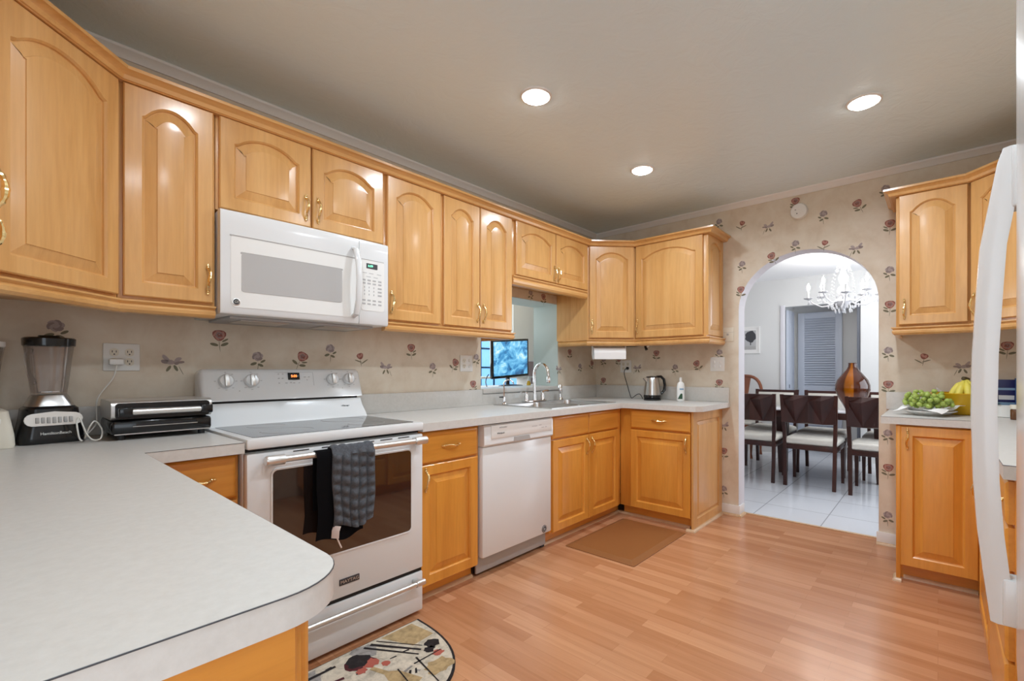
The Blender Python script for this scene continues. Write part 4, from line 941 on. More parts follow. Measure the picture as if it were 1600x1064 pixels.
plate_box(t, 0.094, 0.114, 'plate', 'ivory'); MB().box(-0.008, 0.008, -0.009, -0.005, -0.008, 0.008).build('jack', 'grayp', t); MB().box(-0.046, 0.046, -0.0068, -0.005, 0.016, 0.018).build('seam', 'grayp', t)

# ------------------------------------------------------------------ sink and taps
t = thing('sink', 'stainless steel double bowl sink set in the worktop below the pass-through', 'sink', (0, 0, 0))
X0, X1, Y0, Y1, zr = 1.835, 2.650, -0.628, -0.068, 0.9195
mb = MB(); xd = (X0 + X1) / 2
for a in ((X0, X1, Y0, Y0 + 0.028), (X0, X1, Y1 - 0.085, Y1), (X0, X0 + 0.03, Y0 + 0.028, Y1 - 0.085), (X1 - 0.03, X1, Y0 + 0.028, Y1 - 0.085), (xd - 0.016, xd + 0.016, Y0 + 0.028, Y1 - 0.085)):
    mb.box(*a, ZT + 0.0005, zr)
mb.build('rim', 'steel', t, smooth=0)
for xa, xb in ((X0 + 0.028, xd - 0.014), (xd + 0.014, X1 - 0.028)):
    loops = []
    for d, z, r_ in ((0, zr - 0.001, 0.05), (0.004, zr - 0.02, 0.05), (0.012, 0.76, 0.05), (0.03, 0.735, 0.05), (0.06, 0.728, 0.04)):
        loops.append([(x, y, z) for x, y in rpoly(xa + d, xb - d, Y0 + 0.026 + d, Y1 - 0.083 - d, r_, 5)])
    b_ = MB().loops(loops, False, True).build('basin', 'steel', t, smooth=40)
    MB().lathe([(0.040, 0.0), (0.036, 0.003), (0.012, 0.001), (0, 0.001)], 20, ((xa + xb) / 2, (Y0 + Y1) / 2, 0.7285)).build('drain', 'chrome', b_)
t = thing('faucet', 'tall chrome gooseneck faucet with two lever handles behind the sink', 'faucet', (2.255, -0.105, zr + 0.0006))
MB().box(-0.125, 0.125, -0.026, 0.026, 0.0, 0.012, 0.005).build('deck_plate', 'chrome', t)
pts = [(0, 0, 0.012), (0, 0, 0.06), (0, 0, 0.22)] + [(0, -0.072 + 0.072 * math.cos(R(a)), 0.22 + 0.085 * math.sin(R(a))) for a in range(15, 181, 15)] + [(0, -0.147, 0.205)]
MB().tube(pts, [0.018, 0.013] + [0.0115] * (len(pts) - 2), 14).build('spout', 'chrome', t)
MB().lathe([(0.011, 0.0), (0.014, -0.012), (0.016, -0.045), (0.013, -0.052)], 16, (0, -0.148, 0.205)).build('spray_head', 'chrome', t)
for s in (-1, 1):
    h = MB().lathe([(0.022, 0.010), (0.016, 0.025), (0.019, 0.045), (0.013, 0.062), (0.014, 0.074), (0.006, 0.082)], 16, (s * 0.10, 0, 0)).build('valve', 'chrome', t)
    MB().tube([(s * 0.10, 0, 0.078), (s * 0.135, -0.004, 0.084), (s * 0.165, -0.006, 0.083)], [0.006, 0.007, 0.009], 10).build('lever', 'chrome', h)
t = thing('water_filter_tap', 'small thin chrome filter tap at the left corner of the sink', 'faucet', (1.905, -0.105, zr + 0.0006))
MB().lathe([(0.022, 0), (0.020, 0.010), (0.012, 0.016), (0.011, 0.05), (0.008, 0.06)], 16).build('base', 'chrome', t)
MB().tube([(0, 0, 0.055), (0, 0, 0.145)] + [(0.022 - 0.022 * math.cos(R(a)) * 1, -0.030 + 0.030 * math.cos(R(a)), 0.145 + 0.038 * math.sin(R(a))) for a in range(20, 161, 20)] + [(0.044, -0.060, 0.150)], 0.0055, 10).build('spout', 'chrome', t)
MB().tube([(0.0, 0, 0.052), (-0.05, -0.006, 0.054)], [0.006, 0.0045], 8).build('lever', 'blackm', t)
t = thing('sprayer', 'chrome side sprayer standing right of the gooseneck faucet', 'sprayer', (2.600, -0.100, zr + 0.0006))
MB().lathe([(0.024, 0), (0.022, 0.010), (0.014, 0.02), (0.013, 0.05)], 16).build('base', 'chrome', t); MB().lathe([(0.013, 0.05), (0.018, 0.075), (0.016, 0.12), (0.010, 0.13), (0.0, 0.132)], 16).build('head', 'chrome', t)

# ------------------------------------------------------------------ kettle, lotion, paper towel, clip
t = thing('electric_kettle', 'stainless steel electric kettle with black handle on the far worktop', 'kettle', (3.125, -0.705, ZT + 0.0008), R(-38))
MB().lathe([(0.074, 0.0), (0.074, 0.014), (0.066, 0.020)], 28).build('power_base', 'black', t)
MB().lathe([(0.074, 0.022), (0.074, 0.040), (0.072, 0.046)], 28).build('collar', 'black', t)
bd_ = MB().lathe([(0.0725, 0.046), (0.071, 0.07), (0.060, 0.16), (0.056, 0.19), (0.053, 0.196)], 28).build('body', 'steel', t)
MB().prism([(-0.052, 0.150), (-0.082, 0.188), (-0.052, 0.196)], -0.014, 0.014, 'y').build('spout', 'steel', bd_)
MB().lathe([(0.0535, 0.196), (0.050, 0.205), (0.012, 0.211), (0, 0.211)], 28).build('lid', 'black', t)
MB().tube([(0.042, 0, 0.202), (0.080, 0, 0.205), (0.108, 0, 0.180), (0.118, 0, 0.130), (0.112, 0, 0.085), (0.085, 0, 0.055), (0.064, 0, 0.050)], [0.012, 0.013, 0.013, 0.0125, 0.012, 0.011, 0.010], 12, flat=(1.25, 0.9)).build('handle', 'black', t)
t = thing('kettle_cord', 'black lead running from the far wall outlet down to the kettle', 'cord', (0, 0, 0))
MB().tube(spline([(L - 0.030, -0.375, 1.195), (L - 0.045, -0.360, 1.18), (L - 0.050, -0.355, 1.14), (L - 0.048, -0.385, 1.04), (L - 0.055, -0.42, 0.945), (L - 0.075, -0.445, 0.920), (L - 0.11, -0.480, 0.926), (3.150, -0.545, 0.958), (3.105, -0.600, 0.960), (3.075, -0.640, 0.926)]), 0.0035, 8).build('lead', 'blackm', t)
MB().lathe([(0.011, 0), (0.014, 0.006), (0.013, 0.020), (0.005, 0.028)], 12, T=Matrix.Translation((L - 0.008, -0.372, 1.193)) @ Matrix.Rotation(R(-90), 4, 'Y')).build('plug', 'black', t)
t = thing('lotion_bottle', 'white lotion bottle with green leaf label on the far worktop right of the kettle', 'bottle', (3.145, -0.955, ZT + 0.0008), R(-40))
prof = [(0.030, 0.0), (0.034, 0.006), (0.035, 0.06), (0.034, 0.12), (0.028, 0.150), (0.016, 0.162)]
mb = MB(); loops = [[(r_ * math.cos(q * math.pi / 12), 0.72 * r_ * math.sin(q * math.pi / 12), z) for q in range(24)] for r_, z in prof]; mb.loops(loops).build('body', 'whitep', t)
MB().lathe([(0.013, 0.162), (0.012, 0.196), (0.010, 0.200), (0, 0.200)], 16).build('cap', 'whitem', t)
def wraplabel(fn, mname, name, z0, z1, a0, a1):
    vs = []; fs = []; k = 10
    for i in range(k + 1):
        a = R(a0 + (a1 - a0) * i / k); lo, hi = fn(i / k); 
        for z in (z0 + (z1 - z0) * lo, z0 + (z1 - z0) * hi): vs.append((0.0358 * math.cos(a), 0.0358 * 0.72 * math.sin(a) - 0.0003, z))
    fs = [(2 * i, 2 * i + 2, 2 * i + 3, 2 * i + 1) for i in range(k)]
    MB().add(vs, fs).build(name, mname, t)
wraplabel(lambda s: (0.0, max(0.02, math.sin(s * math.pi * 0.62) ** 1.4)), 'green_lbl', 'leaf_label', 0.020, 0.066, 205, 275)
wraplabel(lambda s: (0, 1), 'blue_lbl', 'name_label', 0.096, 0.108, 235, 295)
t = thing('paper_towel_roll', 'white paper towel roll mounted under the far corner wall cabinet', 'paper towel', (2.862, -0.428, 1.322), R(-45))
MB().lathe([(0.018, -0.138), (0.055, -0.138), (0.055, 0.138), (0.018, 0.138)], 30, T=Matrix.Rotation(R(90), 4, 'Y')).build('roll', 'napkin', t)
MB().box(-0.137, 0.137, -0.057, -0.054, -0.052, 0.005).build('loose_sheet', 'napkin', t)
mb = MB()
for s in (-1, 1): mb = MB().box(s * 0.144 - 0.003, s * 0.144 + 0.003, -0.02, 0.02, -0.02, 0.112, 0.002); mb.build('bracket', 'whitep', t)
t = thing('clip_lamp', 'small black clip with dangling wire under the far wall cabinet', 'clip', (3.06, -0.660, 1.434))
MB().tube([(0.0, -0.005, 0.0), (0.0, -0.014, -0.06), (0.0, -0.026, -0.085)], [0.007, 0.010, 0.013], 10).build('arm', 'black', t)
MB().tube([(0.0, -0.030, -0.055), (0.0, -0.055, -0.04), (0.0, -0.075, -0.01)], [0.010, 0.006, 0.003], 8).build('clamp', 'satin', t)
MB().tube([(0.0, 0.0, -0.045), (-0.01, 0.08, -0.052), (-0.02, 0.17, -0.050), (-0.03, 0.26, -0.03)], 0.004, 6).build('wire', 'black', t)

# ------------------------------------------------------------------ blender, second blender, griddle, charger
def sq(hx_, hy_, r_, z, cx_=0, cy_=0, n=4): return [(cx_ + x, cy_ + y, z) for x, y in rpoly(-hx_, hx_, -hy_, hy_, r_, n)]
t = thing('blender', 'black blender with clear ribbed jar and silver button panel on the left worktop', 'blender', (-0.458, -0.122, ZT + 0.0008), R(6))
MB().loops([sq(.082, .082, .03, 0.0), sq(.084, .084, .03, 0.012), sq(.082, .082, .03, 0.03), sq(.074, .074, .03, 0.08), sq(.070, .068, .03, 0.122), sq(.062, .060, .03, 0.130)]).build('base', 'black', t)
MB().loops([sq(.062, .060, .03, 0.131), sq(.058, .058, .03, 0.140), sq(.048, .048, .03, 0.166), sq(.046, .046, .03, 0.170)]).build('jar_collar', 'steel', t)
FT = Matrix.Translation((0, -0.0775, 0.085)) @ Matrix.Rotation(R(-7), 4, 'X')
MB().prism(arc(0.052, 0.0, 0.022, -80, 80, 6) + [(0, 0.028)] + arc(-0.052, 0.0, 0.022, 100, 260, 6), -0.003, 0.006, 'y', T=FT).build('button_panel', 'satin', t)
for i in range(7):
    x = -0.042 + i * 0.014
    MB().box(x - 0.0045, x + 0.0045, -0.008, -0.002, -0.012 - 0.002 * (1 - abs(i - 3) / 3), 0.008, 0.0015, T=FT).build('button', 'grayp', t)
text('HamiltonBeach', 0.0135, 'brand_letters', 'whitep', t, (0.004, -0.0845, 0.036), (R(84), 0, 0), sx=0.95)
jl = [(0.044, 0.170), (0.048, 0.200), (0.058, 0.30), (0.064, 0.350)]
def jar(parent, prof, name='jar'):
    n_ = 40; loops = []
    for r_, z in prof: loops.append([((r_ + 0.0022 * math.cos(8 * a)) * math.cos(a), (r_ + 0.0022 * math.cos(8 * a)) * math.sin(a), z) for a in [2 * math.pi * q / n_ for q in range(n_)]])
    inner = [[(x * 0.95, y * 0.95, z) for x, y, z in l] for l in loops[::-1]]; inner[-1] = [(x, y, z + 0.008) for x, y, z in inner[-1]]
    return MB().loops(loops + inner, True, True).build(name, 'glassy', parent, smooth=60)
jar(t, jl)
MB().tube([(-0.050, -0.030, 0.335), (-0.060, -0.034, 0.31), (-0.055, -0.034, 0.25), (-0.042, -0.030, 0.21)], 0.008, 8).build('jar_handle', 'glassy', t)
MB().loops([sq(.062, .062, .05, 0.346), sq(.067, .067, .05, 0.349), sq(.068, .068, .05, 0.374), sq(.064, .064, .05, 0.378), sq(.030, .030, .025, 0.379), sq(.028, .028, .025, 0.386)]).build('lid', 'black', t)
mb = MB()
for a in (0, 90): mb.box(-0.026, 0.026, -0.005, 0.005, 0.179, 0.183, 0, T=Matrix.Rotation(R(a + 20), 4, 'Z'))
mb.build('blades', 'steel', t)
t = thing('blender', 'ivory blender with clear jar, cut off at the left edge of the photo', 'blender', (-0.650, -0.165, ZT + 0.0008), R(4))
MB().loops([sq(.100, .096, .02, 0.0), sq(.102, .098, .02, 0.010), sq(.100, .097, .02, 0.045), sq(.088, .085, .02, 0.122), sq(.080, .078, .02, 0.128)]).build('base', 'ivory', t)
MB().box(-0.07, 0.07, -0.092, -0.08, 0.05, 0.10, 0.004).build('button_panel', 'whitep', t)
jar(t, [(0.060, 0.128), (0.062, 0.16), (0.078, 0.30), (0.084, 0.34)]); MB().lathe([(0.084, 0.338), (0.087, 0.342), (0.087, 0.356), (0.05, 0.362), (0, 0.362)], 28).build('lid', 'whitep', t)
t = thing('contact_grill', 'silver and black countertop grill with a long bar handle left of the range', 'grill', (-0.312, -0.305, ZT + 0.0008), 0)
W = 0.310
MB().box(0.0, W, 0.0, 0.27, 0.018, 0.072, 0.012).build('lower_housing', 'black', t)
MB().prism(rpoly(0.002, 0.27, 0.075, 0.145, 0.022), 0.0, W, 'x').build('lid', 'satin', t, smooth=40)
MB().prism(rpoly(0.010, W - 0.010, 0.078, 0.137, 0.012), -0.006, 0.004, 'y').build('lid_front', 'black', t)
MB().tube([(0.055, -0.026, 0.105), (W - 0.030, -0.026, 0.105)], 0.0115, 14).build('handle', 'satin', t)
for x in (0.036, W - 0.026): MB().box(x - 0.020, x + 0.020, -0.040, 0.0, 0.088, 0.122, 0.005).build('handle_bracket', 'black', t)
mb = MB(); mb.box(0.06, W - 0.045, -0.002, 0.0, 0.050, 0.052); mb.box(0.07, W - 0.055, -0.003, 0.0, 0.053, 0.060); mb.build('front_slot', 'blackm', t)
MB().box(0.06, W - 0.05, -0.0025, 0.0, 0.0475, 0.0495).build('silver_line', 'satin', t)
MB().box(0.008, W - 0.008, -0.003, 0.0, 0.020, 0.024).build('bottom_trim', 'steel', t)
for x in (0.03, W - 0.03):
    for y in (0.03, 0.24): MB().lathe([(0.012, 0.0), (0.012, 0.02)], 12, (x, y, 0)).build('foot', 'blackm', t)
t = thing('phone_charger', 'white phone charger with its cord looping down behind the blender', 'charger', (0, 0, 0))
MB().box(-0.286, -0.240, -0.040, -0.0075, 1.196, 1.222, 0.006).build('plug', 'whitep', t)
MB().tube(spline([(-0.262, -0.030, 1.196), (-0.276, -0.040, 1.14), (-0.322, -0.050, 1.06), (-0.330, -0.10, 0.97), (-0.362, -0.17, 0.935), (-0.374, -0.235, 0.93), (-0.362, -0.262, 0.975), (-0.348, -0.255, 0.988), (-0.330, -0.245, 0.955), (-0.336, -0.265, 0.925), (-0.356, -0.262, 0.922), (-0.372, -0.262, 0.945), (-0.386, -0.262, 0.990), (-0.392, -0.262, 1.005), (-0.398, -0.262, 0.99), (-0.392, -0.262, 0.935), (-0.384, -0.262, 0.921)]), 0.0026, 6).build('cord', 'cord', t)

# ------------------------------------------------------------------ floor mat and rug
t = thing('floor_mat', 'brown cushioned kitchen mat on the floor in front of the sink cabinet', 'mat', (0, 0, 0))
a = rpoly(1.885, 2.640, -1.220, -0.700, 0.012, 3); b_ = rpoly(1.925, 2.600, -1.180, -0.740, 0.012, 3)
MB().loops([[(x, y, 0.001) for x, y in a], [(x, y, 0.004) for x, y in a], [(x, y, 0.019) for x, y in b_]]).build('pad', 'mat_brown', t, smooth=10)
t = thing('kitchen_rug', 'cream and black rug with wine bottle pattern on the floor before the range', 'rug', (0, 0, 0))
def rugp(sc=1.0):
    pts = [(0.69 * 1.0, -0.745)]
    pts = []
    for i in range(33):
        a = math.pi * i / 32; c, s = math.cos(a), math.sin(a)
        pts.append((0.29 + 0.41 * sc * math.copysign(abs(c) ** (2 / 2.7), c), -0.745 - 0.50 * sc * abs(s) ** (2 / 2.7)))
    return pts
mb = MB(); mb.prism(rugp()[::-1], 0.001, 0.010, mi=4); mb.prism([(x, y - 0.004) for x, y in rugp(0.975)][::-1], 0.010, 0.0106, mi=0)
def rp(poly, mi, k=1): mb.add([(x, y, 0.0107 + 0.0002 * k) for x, y in poly], [tuple(range(len(poly)))], mi)
def blot(cx_, cy_, r_, mi, k, sd):
    rr = random.Random(sd); rp([(cx_ + r_ * (0.7 + 0.5 * rr.random()) * math.cos(q * math.pi / 8), cy_ + r_ * (0.6 + 0.5 * rr.random()) * math.sin(q * math.pi / 8)) for q in range(16)], mi, k)
def line(p0, p1, wd, mi, k):
    d = (Vector(p1) - Vector(p0)).normalized(); n_ = Vector((-d.y, d.x)) * wd / 2; p0, p1 = Vector(p0), Vector(p1)
    rp([tuple(p0 + n_), tuple(p1 + n_ * 0.6), tuple(p1 - n_ * 0.6), tuple(p0 - n_)], mi, k)
def bottle(px_, py_, ang, ln, wd, mi, k):
    sh = [(-.5, 0), (-.5, .14), (.0, .14), (.16, .05), (.5, .045), (.5, -.045), (.16, -.05), (.0, -.14), (-.5, -.14)]
    c, s = math.cos(R(ang)), math.sin(R(ang))
    rp([(px_ + (u * ln) * c - (v * wd * 3) * s, py_ + (u * ln) * s + (v * wd * 3) * c) for u, v in sh], mi, k)
rp([(0.50, -0.760), (0.655, -0.760), (0.672, -0.90), (0.56, -0.91)], 1, 1)
for i, p_ in enumerate(((0.17, -0.80), (0.40, -0.80), (0.55, -1.10), (0.30, -1.17))): blot(p_[0], p_[1], 0.06, (5, 5, 1, 5)[i], 1, 40 + i)
blot(0.355, -0.850, 0.060, 3, 3, 3); blot(0.385, -0.885, 0.034, 4, 4, 4); blot(0.330, -0.905, 0.022, 4, 4, 5); blot(0.355, -0.835, 0.048, 2, 5, 6); blot(0.42, -0.93, 0.020, 4, 4, 8)
blot(0.625, -0.955, 0.036, 2, 3, 9); blot(0.59, -0.985, 0.024, 2, 3, 10); blot(0.60, -1.03, 0.024, 4, 2, 14)
bottle(0.24, -1.00, 118, 0.26, 0.085, 3, 4); bottle(0.40, -1.02, 108, 0.22, 0.075, 1, 3); bottle(0.09, -0.98, 95, 0.26, 0.08, 2, 3)
line((0.415, -0.77), (0.54, -0.98), 0.012, 2, 6); line((0.445, -0.77), (0.565, -0.96), 0.016, 2, 6); line((0.475, -0.765), (0.585, -0.94), 0.006, 2, 6)
line((0.52, -0.99), (0.49, -1.18), 0.008, 2, 6); line((0.49, -1.02), (0.62, -1.02), 0.008, 2, 6); line((0.30, -0.98), (0.34, -1.12), 0.007, 2, 6); line((0.14, -0.87), (0.22, -0.94), 0.03, 2, 6); line((0.43, -1.0), (0.40, -1.18), 0.006, 2, 6); line((0.05, -0.80), (0.28, -0.80), 0.02, 2, 6)
for i in range(26):
    q_ = random.Random(200 + i); cx_, cy_ = q_.uniform(0.0, 0.62), q_.uniform(-1.16, -0.79)
    if ((cx_ - 0.29) / 0.38) ** 2 + ((cy_ + 0.745) / 0.46) ** 2 < 0.86:
        a_ = q_.choice((25, 70, 115, 160)) + q_.uniform(-12, 12); ln_ = q_.uniform(0.02, 0.06)
        line((cx_, cy_), (cx_ + ln_ * math.cos(R(a_)), cy_ + ln_ * math.sin(R(a_)) * 0.6), q_.uniform(0.004, 0.016), q_.choice((2, 2, 2, 5, 3)), 2)
mb.build('pile', ['rug_cream', 'rug_tan', 'rug_black', 'rug_wine', 'rug_red', 'rug_grey'], t, smooth=0, fix=False)
for p_ in t.children[0].data.polygons[:35]: p_.material_index = 2 if p_.material_index == 4 else p_.material_index

# ------------------------------------------------------------------ fruit corner
PX, PY = 2.925, -2.556
t = thing('plate', 'white dinner plate under the green grapes on the right worktop', 'plate', (PX, PY, ZT + 0.0008))
MB().lathe([(0.065, 0.0), (0.068, 0.004), (0.10, 0.014), (0.128, 0.026), (0.129, 0.029), (0.10, 0.019), (0.065, 0.009), (0.0, 0.009)], 40).build('dish', 'plate', t)
t = thing('paper_napkin', 'crumpled white paper napkin between the grapes and their plate', 'napkin', (PX, PY, ZT + 0.0008 + 0.004))
mb = MB(); n_ = 22; rr = random.Random(5); vs = []
for i in range(n_ + 1):
    for j in range(n_ + 1):
        u, v = (i / n_ - 0.5) * 0.246, (j / n_ - 0.5) * 0.246; rr_ = math.hypot(u, v)
        z = 0.013 + 0.0255 * min(1, rr_ / 0.13) ** 2 + 0.006 * math.sin(u * 60 + v * 20) * min(1, rr_ / 0.1) * 0.5 + 0.005 * (1 + math.sin(u * 31 - v * 47)) * (rr_ > 0.09)
        if rr_ > 0.126: z -= (rr_ - 0.126) * (0.70 if u < 0 else -0.3)
        ca, sa = math.cos(R(-25)), math.sin(R(-25)); vs.append((u * ca - v * sa, u * sa + v * ca, z))
mb.add(vs, [(i * (n_ + 1) + j, (i + 1) * (n_ + 1) + j, (i + 1) * (n_ + 1) + j + 1, i * (n_ + 1) + j + 1) for i in range(n_) for j in range(n_)])
mb.build('sheet', 'napkin', t, smooth=60, fix=False)
t = thing('grape_bunch', 'heap of green grapes on a white plate right of the arch', 'grapes', (PX, PY, ZT + 0.062))
rr = random.Random(11); pts = []
MB().tube([(0.06, -0.06, 0.02), (0.0, 0.0, 0.045), (-0.03, -0.09, 0.03)], [0.003, 0.004, 0.003], 6).build('stem', 'stem', t)
gm = None; tries = 0
while len(pts) < 84 and tries < 30000:
    tries += 1; a = rr.random() * 2 * math.pi; q = math.sqrt(rr.random()) * 0.112; x, y = q * math.cos(a), q * math.sin(a)
    top = 0.085 * (1 - (q / 0.125) ** 2) ** 0.7; z = 0.004 - 0.028 * (1 - (q / 0.112) ** 2) + rr.random() * (top + 0.02)
    if y < -0.06 : z *= 0.5
    if all((x - b[0]) ** 2 + (y - b[1]) ** 2 + (z - b[2]) ** 2 > 0.0205 ** 2 for b in pts): pts.append((x, y, z))
for i, q in enumerate(pts):
    if gm is None: gm = MB().sphere((0, 0, 0), 0.0122, (1, 1, 1.22), 12, 8).build('grape', 'grape', t, smooth=80); o = gm
    else: o = gm.copy(); C.objects.link(o); o.parent = t
    o.location = q; o.rotation_euler = (rr.uniform(-1.2, 1.2), rr.uniform(-1.2, 1.2), 0)
t = thing('bowl', 'mustard yellow bowl holding the bananas behind the fridge handle', 'bowl', (3.122, -2.708, ZT + 0.0008))
MB().lathe([(0.078, 0.0), (0.088, 0.006), (0.118, 0.05), (0.146, 0.118), (0.149, 0.124), (0.145, 0.127), (0.139, 0.120), (0.112, 0.055), (0.08, 0.014), (0, 0.012)], 44).build('dish', 'bowl', t)
t = thing('banana_bunch', 'bunch of yellow bananas standing in the mustard bowl', 'bananas', (3.095, -2.722, ZT + 0.0))
for i, (a, ph) in enumerate(((112, 0.0), (150, 0.4), (190, 0.2), (228, 0.3), (268, 0.3))):
    c, s = math.cos(R(a)), math.sin(R(a)); pt_ = []; rad = []
    for k in range(11):
        q = k / 10; hgt = 0.205 - 0.155 * q; out_ = 0.005 + 0.064 * math.sin(min(1, q * 1.08) * math.pi * 0.62); pt_.append((out_ * c, out_ * s, hgt)); rad.append(0.006 if k == 0 else 0.007 if k == 1 else 0.0185 * math.sin(math.pi * (0.25 + 0.62 * q)) ** 0.5 if k < 10 else 0.004)
    MB().tube(pt_, rad, 8).build('banana', 'banana', t, smooth=50)
MB().tube([(-0.012, 0.012, 0.213), (0.0, 0.0, 0.210), (0.012, -0.012, 0.206)], [0.011, 0.012, 0.011], 8).build('crown', 'stem', t)
t = thing('sticker', 'small white sticker on the bananas', 'sticker', (0, 0, 0)); bpy.data.objects.remove(t)
tag(MB().loops([[(3.22, -2.60, ZT + 0.001), (3.262, -2.60, ZT + 0.001), (3.262, -2.66, ZT + 0.001)], [(3.235, -2.60, ZT + 0.10), (3.262, -2.59, ZT + 0.155), (3.262, -2.65, ZT + 0.10)]]).build('folded_napkin', 'napkin'), 'pointed white napkin standing against the splashback behind the yellow bowl', 'napkin')
t = thing('food_carton', 'navy blue carton behind the white dish, seen past the fridge handle', 'box', (3.197, -2.897, ZT + 0.0008))
MB().box(0, 0.075, -0.05, 0.050, 0, 0.205, 0.001).build('carton', 'navy', t); MB().box(-0.0006, 0.0, -0.05, 0.05, 0.145, 0.158).build('light_stripe', 'blue_lbl', t); MB().box(-0.0006, 0.0, -0.035, 0.03, 0.09, 0.115).build('white_panel', 'plate', t); MB().box(-0.0006, 0.0, -0.05, 0.05, 0.012, 0.075).build('picture_panel', 'blue_lbl', t)
t = thing('food_carton', 'light blue carton with white oval label beside the navy carton', 'box', (3.130, -3.030, ZT + 0.0008))
MB().box(0, 0.085, -0.05, 0.095, 0, 0.215, 0.001).build('carton', 'blue', t); MB().disc((-0.0008, 0.035, 0.125), 0.045, 24, axis='x', rz=0.034).build('oval_label', 'plate', t); MB().box(-0.0006, 0.0, -0.04, 0.085, 0.19, 0.212).build('pale_band', 'blue_lbl', t)
t = thing('serving_dish', 'white oval dish in front of the blue cartons', 'dish', (3.060, -2.890, ZT + 0.0008))
MB().lathe([(0.055, 0), (0.060, 0.004), (0.064, 0.05), (0.067, 0.062), (0.064, 0.062), (0.056, 0.010), (0, 0.008)], 32).build('dish', 'plate', t)
t = thing('spice_jar', 'small brown jar with cream lid beside the white dish', 'jar', (2.890, -2.912, ZT + 0.0008))
MB().lathe([(0.022, 0), (0.023, 0.004), (0.023, 0.05), (0.019, 0.056)], 18).build('body', 'amberjar', t); MB().lathe([(0.0235, 0.056), (0.0235, 0.078), (0, 0.079)], 18).build('lid', 'ivory', t)

# ------------------------------------------------------------------ dining room furniture
def dining_chair():
    t = thing('dining_chair', '', 'chair', (0, 0, 0), 0, 'dining chairs around the table')
    for s in (-1, 1):
        MB().loops([[(x, y, z) for x, y in ((px_ - .018, s * yy - .016), (px_ + .018, s * yy - .016), (px_ + .018, s * yy + .016), (px_ - .018, s * yy + .016))] for px_, yy, z in ((-0.015, .215, 0.0), (0.0, .218, 0.25), (0.0, .220, 0.45), (-0.025, .228, 0.65), (-0.065, .236, 0.93))]).build('leg', 'mahog', t, smooth=20)
        MB().loops([[(x, y, z) for x, y in ((.44 - w_, s * .225 - w_), (.44 + w_, s * .225 - w_), (.44 + w_, s * .225 + w_), (.44 - w_, s * .225 + w_))] for w_, z in ((.013, 0.0), (.019, 0.40))]).build('leg', 'mahog', t, smooth=20)
    MB().box(-0.016, 0.46, -0.240, 0.240, 0.375, 0.425, 0.004).build('seat_frame', 'mahog', t)
    MB().loops([[(0.225 + x, y, z) for x, y in rpoly(-w_, w_, -h_, h_, 0.03, 4)] for w_, h_, z in ((.225, .232, .425), (.242, .245, .445), (.238, .240, .475), (.20, .205, .492))]).build('seat', 'seat', t, smooth=60)
    mb = MB(); us = [-0.236, -0.118, 0.0, 0.118, 0.236]
    def P_(u, z, d): return (-0.020 - 0.045 * (z - 0.62) / 0.31 - 0.012 - d, u, z)
    top = [P_(u, 0.925, 0.004 if i % 2 == 0 else 0.004) for i, u in enumerate(us)]
    mid = [P_(u, 0.875, -0.004 if i % 2 == 0 else 0.062) for i, u in enumerate(us)]
    bot = [P_(u, 0.640 if i % 2 else 0.655, 0.046 if i % 2 == 0 else -0.006) for i, u in enumerate(us)]
    back = [(x + 0.03, y, z) for x, y, z in (P_(us[0], .64, 0), P_(us[4], .64, 0), P_(us[4], .925, 0), P_(us[0], .925, 0))]
    vs = top + mid + bot + back; fs = []
    for i in range(4):
        fs += [(i, i + 1, 5 + i + 1), (i, 5 + i + 1, 5 + i)]
        if i % 2 == 0: fs += [(5 + i, 6 + i, 11 + i), (5 + i, 11 + i, 10 + i)]
        else: fs += [(5 + i, 6 + i, 10 + i), (6 + i, 11 + i, 10 + i)]
    fs += [(15, 16, 17, 18), (10, 11, 12, 13, 14, 16, 15), (0, 18, 17, 4, 3, 2, 1), (0, 5, 10, 15, 18), (4, 17, 16, 14, 9)]
    mb.add(vs, fs).build('backrest', 'mahog', t, smooth=0)
    return t
CH = dining_chair()
def place(first, x, y, rz, label):
    o = CH if first else copy_tree(CH); o.location = (x, y, 0); o.rotation_euler = (0, 0, rz); o['label'] = label; return o
place(True, 4.69, -1.618, 0, 'dark dining chair in the middle of the near row, seen from behind through the arch')
place(False, 4.69, -1.070, R(2), 'dark dining chair of the near row partly hidden by the left arch jamb')
place(False, 4.65, -2.185, R(-1), 'dark dining chair of the near row cut off by the right arch edge')
far = []
for y, lab in ((-1.02, 'dark dining chair across the table at the left, in front of the doorway casing'), (-1.59, 'dark dining chair across the table left of the striped vase'), (-2.22, 'dark dining chair across the table right of the striped vase')):
    c = place(False, 5.86, y, R(180), lab); far.append(c)
    MB().box(-0.012, -0.004, -0.205, 0.205, 0.660, 0.905, 0.003, T=Matrix.Translation((0.010, 0, 0)) @ Matrix.Rotation(R(-8), 4, 'Y')).build('back_cushion', 'seat', c)
    for ch in c.children:
        if ch.name.startswith('back_cushion'): ch.location = (0.105, 0, 0)
t = thing('dining_table', 'dark dining table with pale glossy top in the room beyond the arch', 'table', (5.32, -1.65, 0))
MB().box(-0.33, 0.33, -1.02, 1.02, 0.735, 0.752, 0.004).build('tabletop', 'tabletop', t)
MB().box(-0.30, 0.30, -0.99, 0.99, 0.665, 0.735, 0.003).build('apron', 'mahog', t)
for y in (-0.50, 0.42):
    MB().loops([[(x, y + yy, z) for x, yy in ((-w_, -w_), (w_, -w_), (w_, w_), (-w_, w_))] for w_, z in ((0.035, 0.0), (0.06, 0.665))]).build('leg', 'mahog', t, smooth=20)
t = thing('vase', 'bulbous brown vase with an orange stripe standing on the dining table', 'vase', (5.32, -1.905, 0.752))
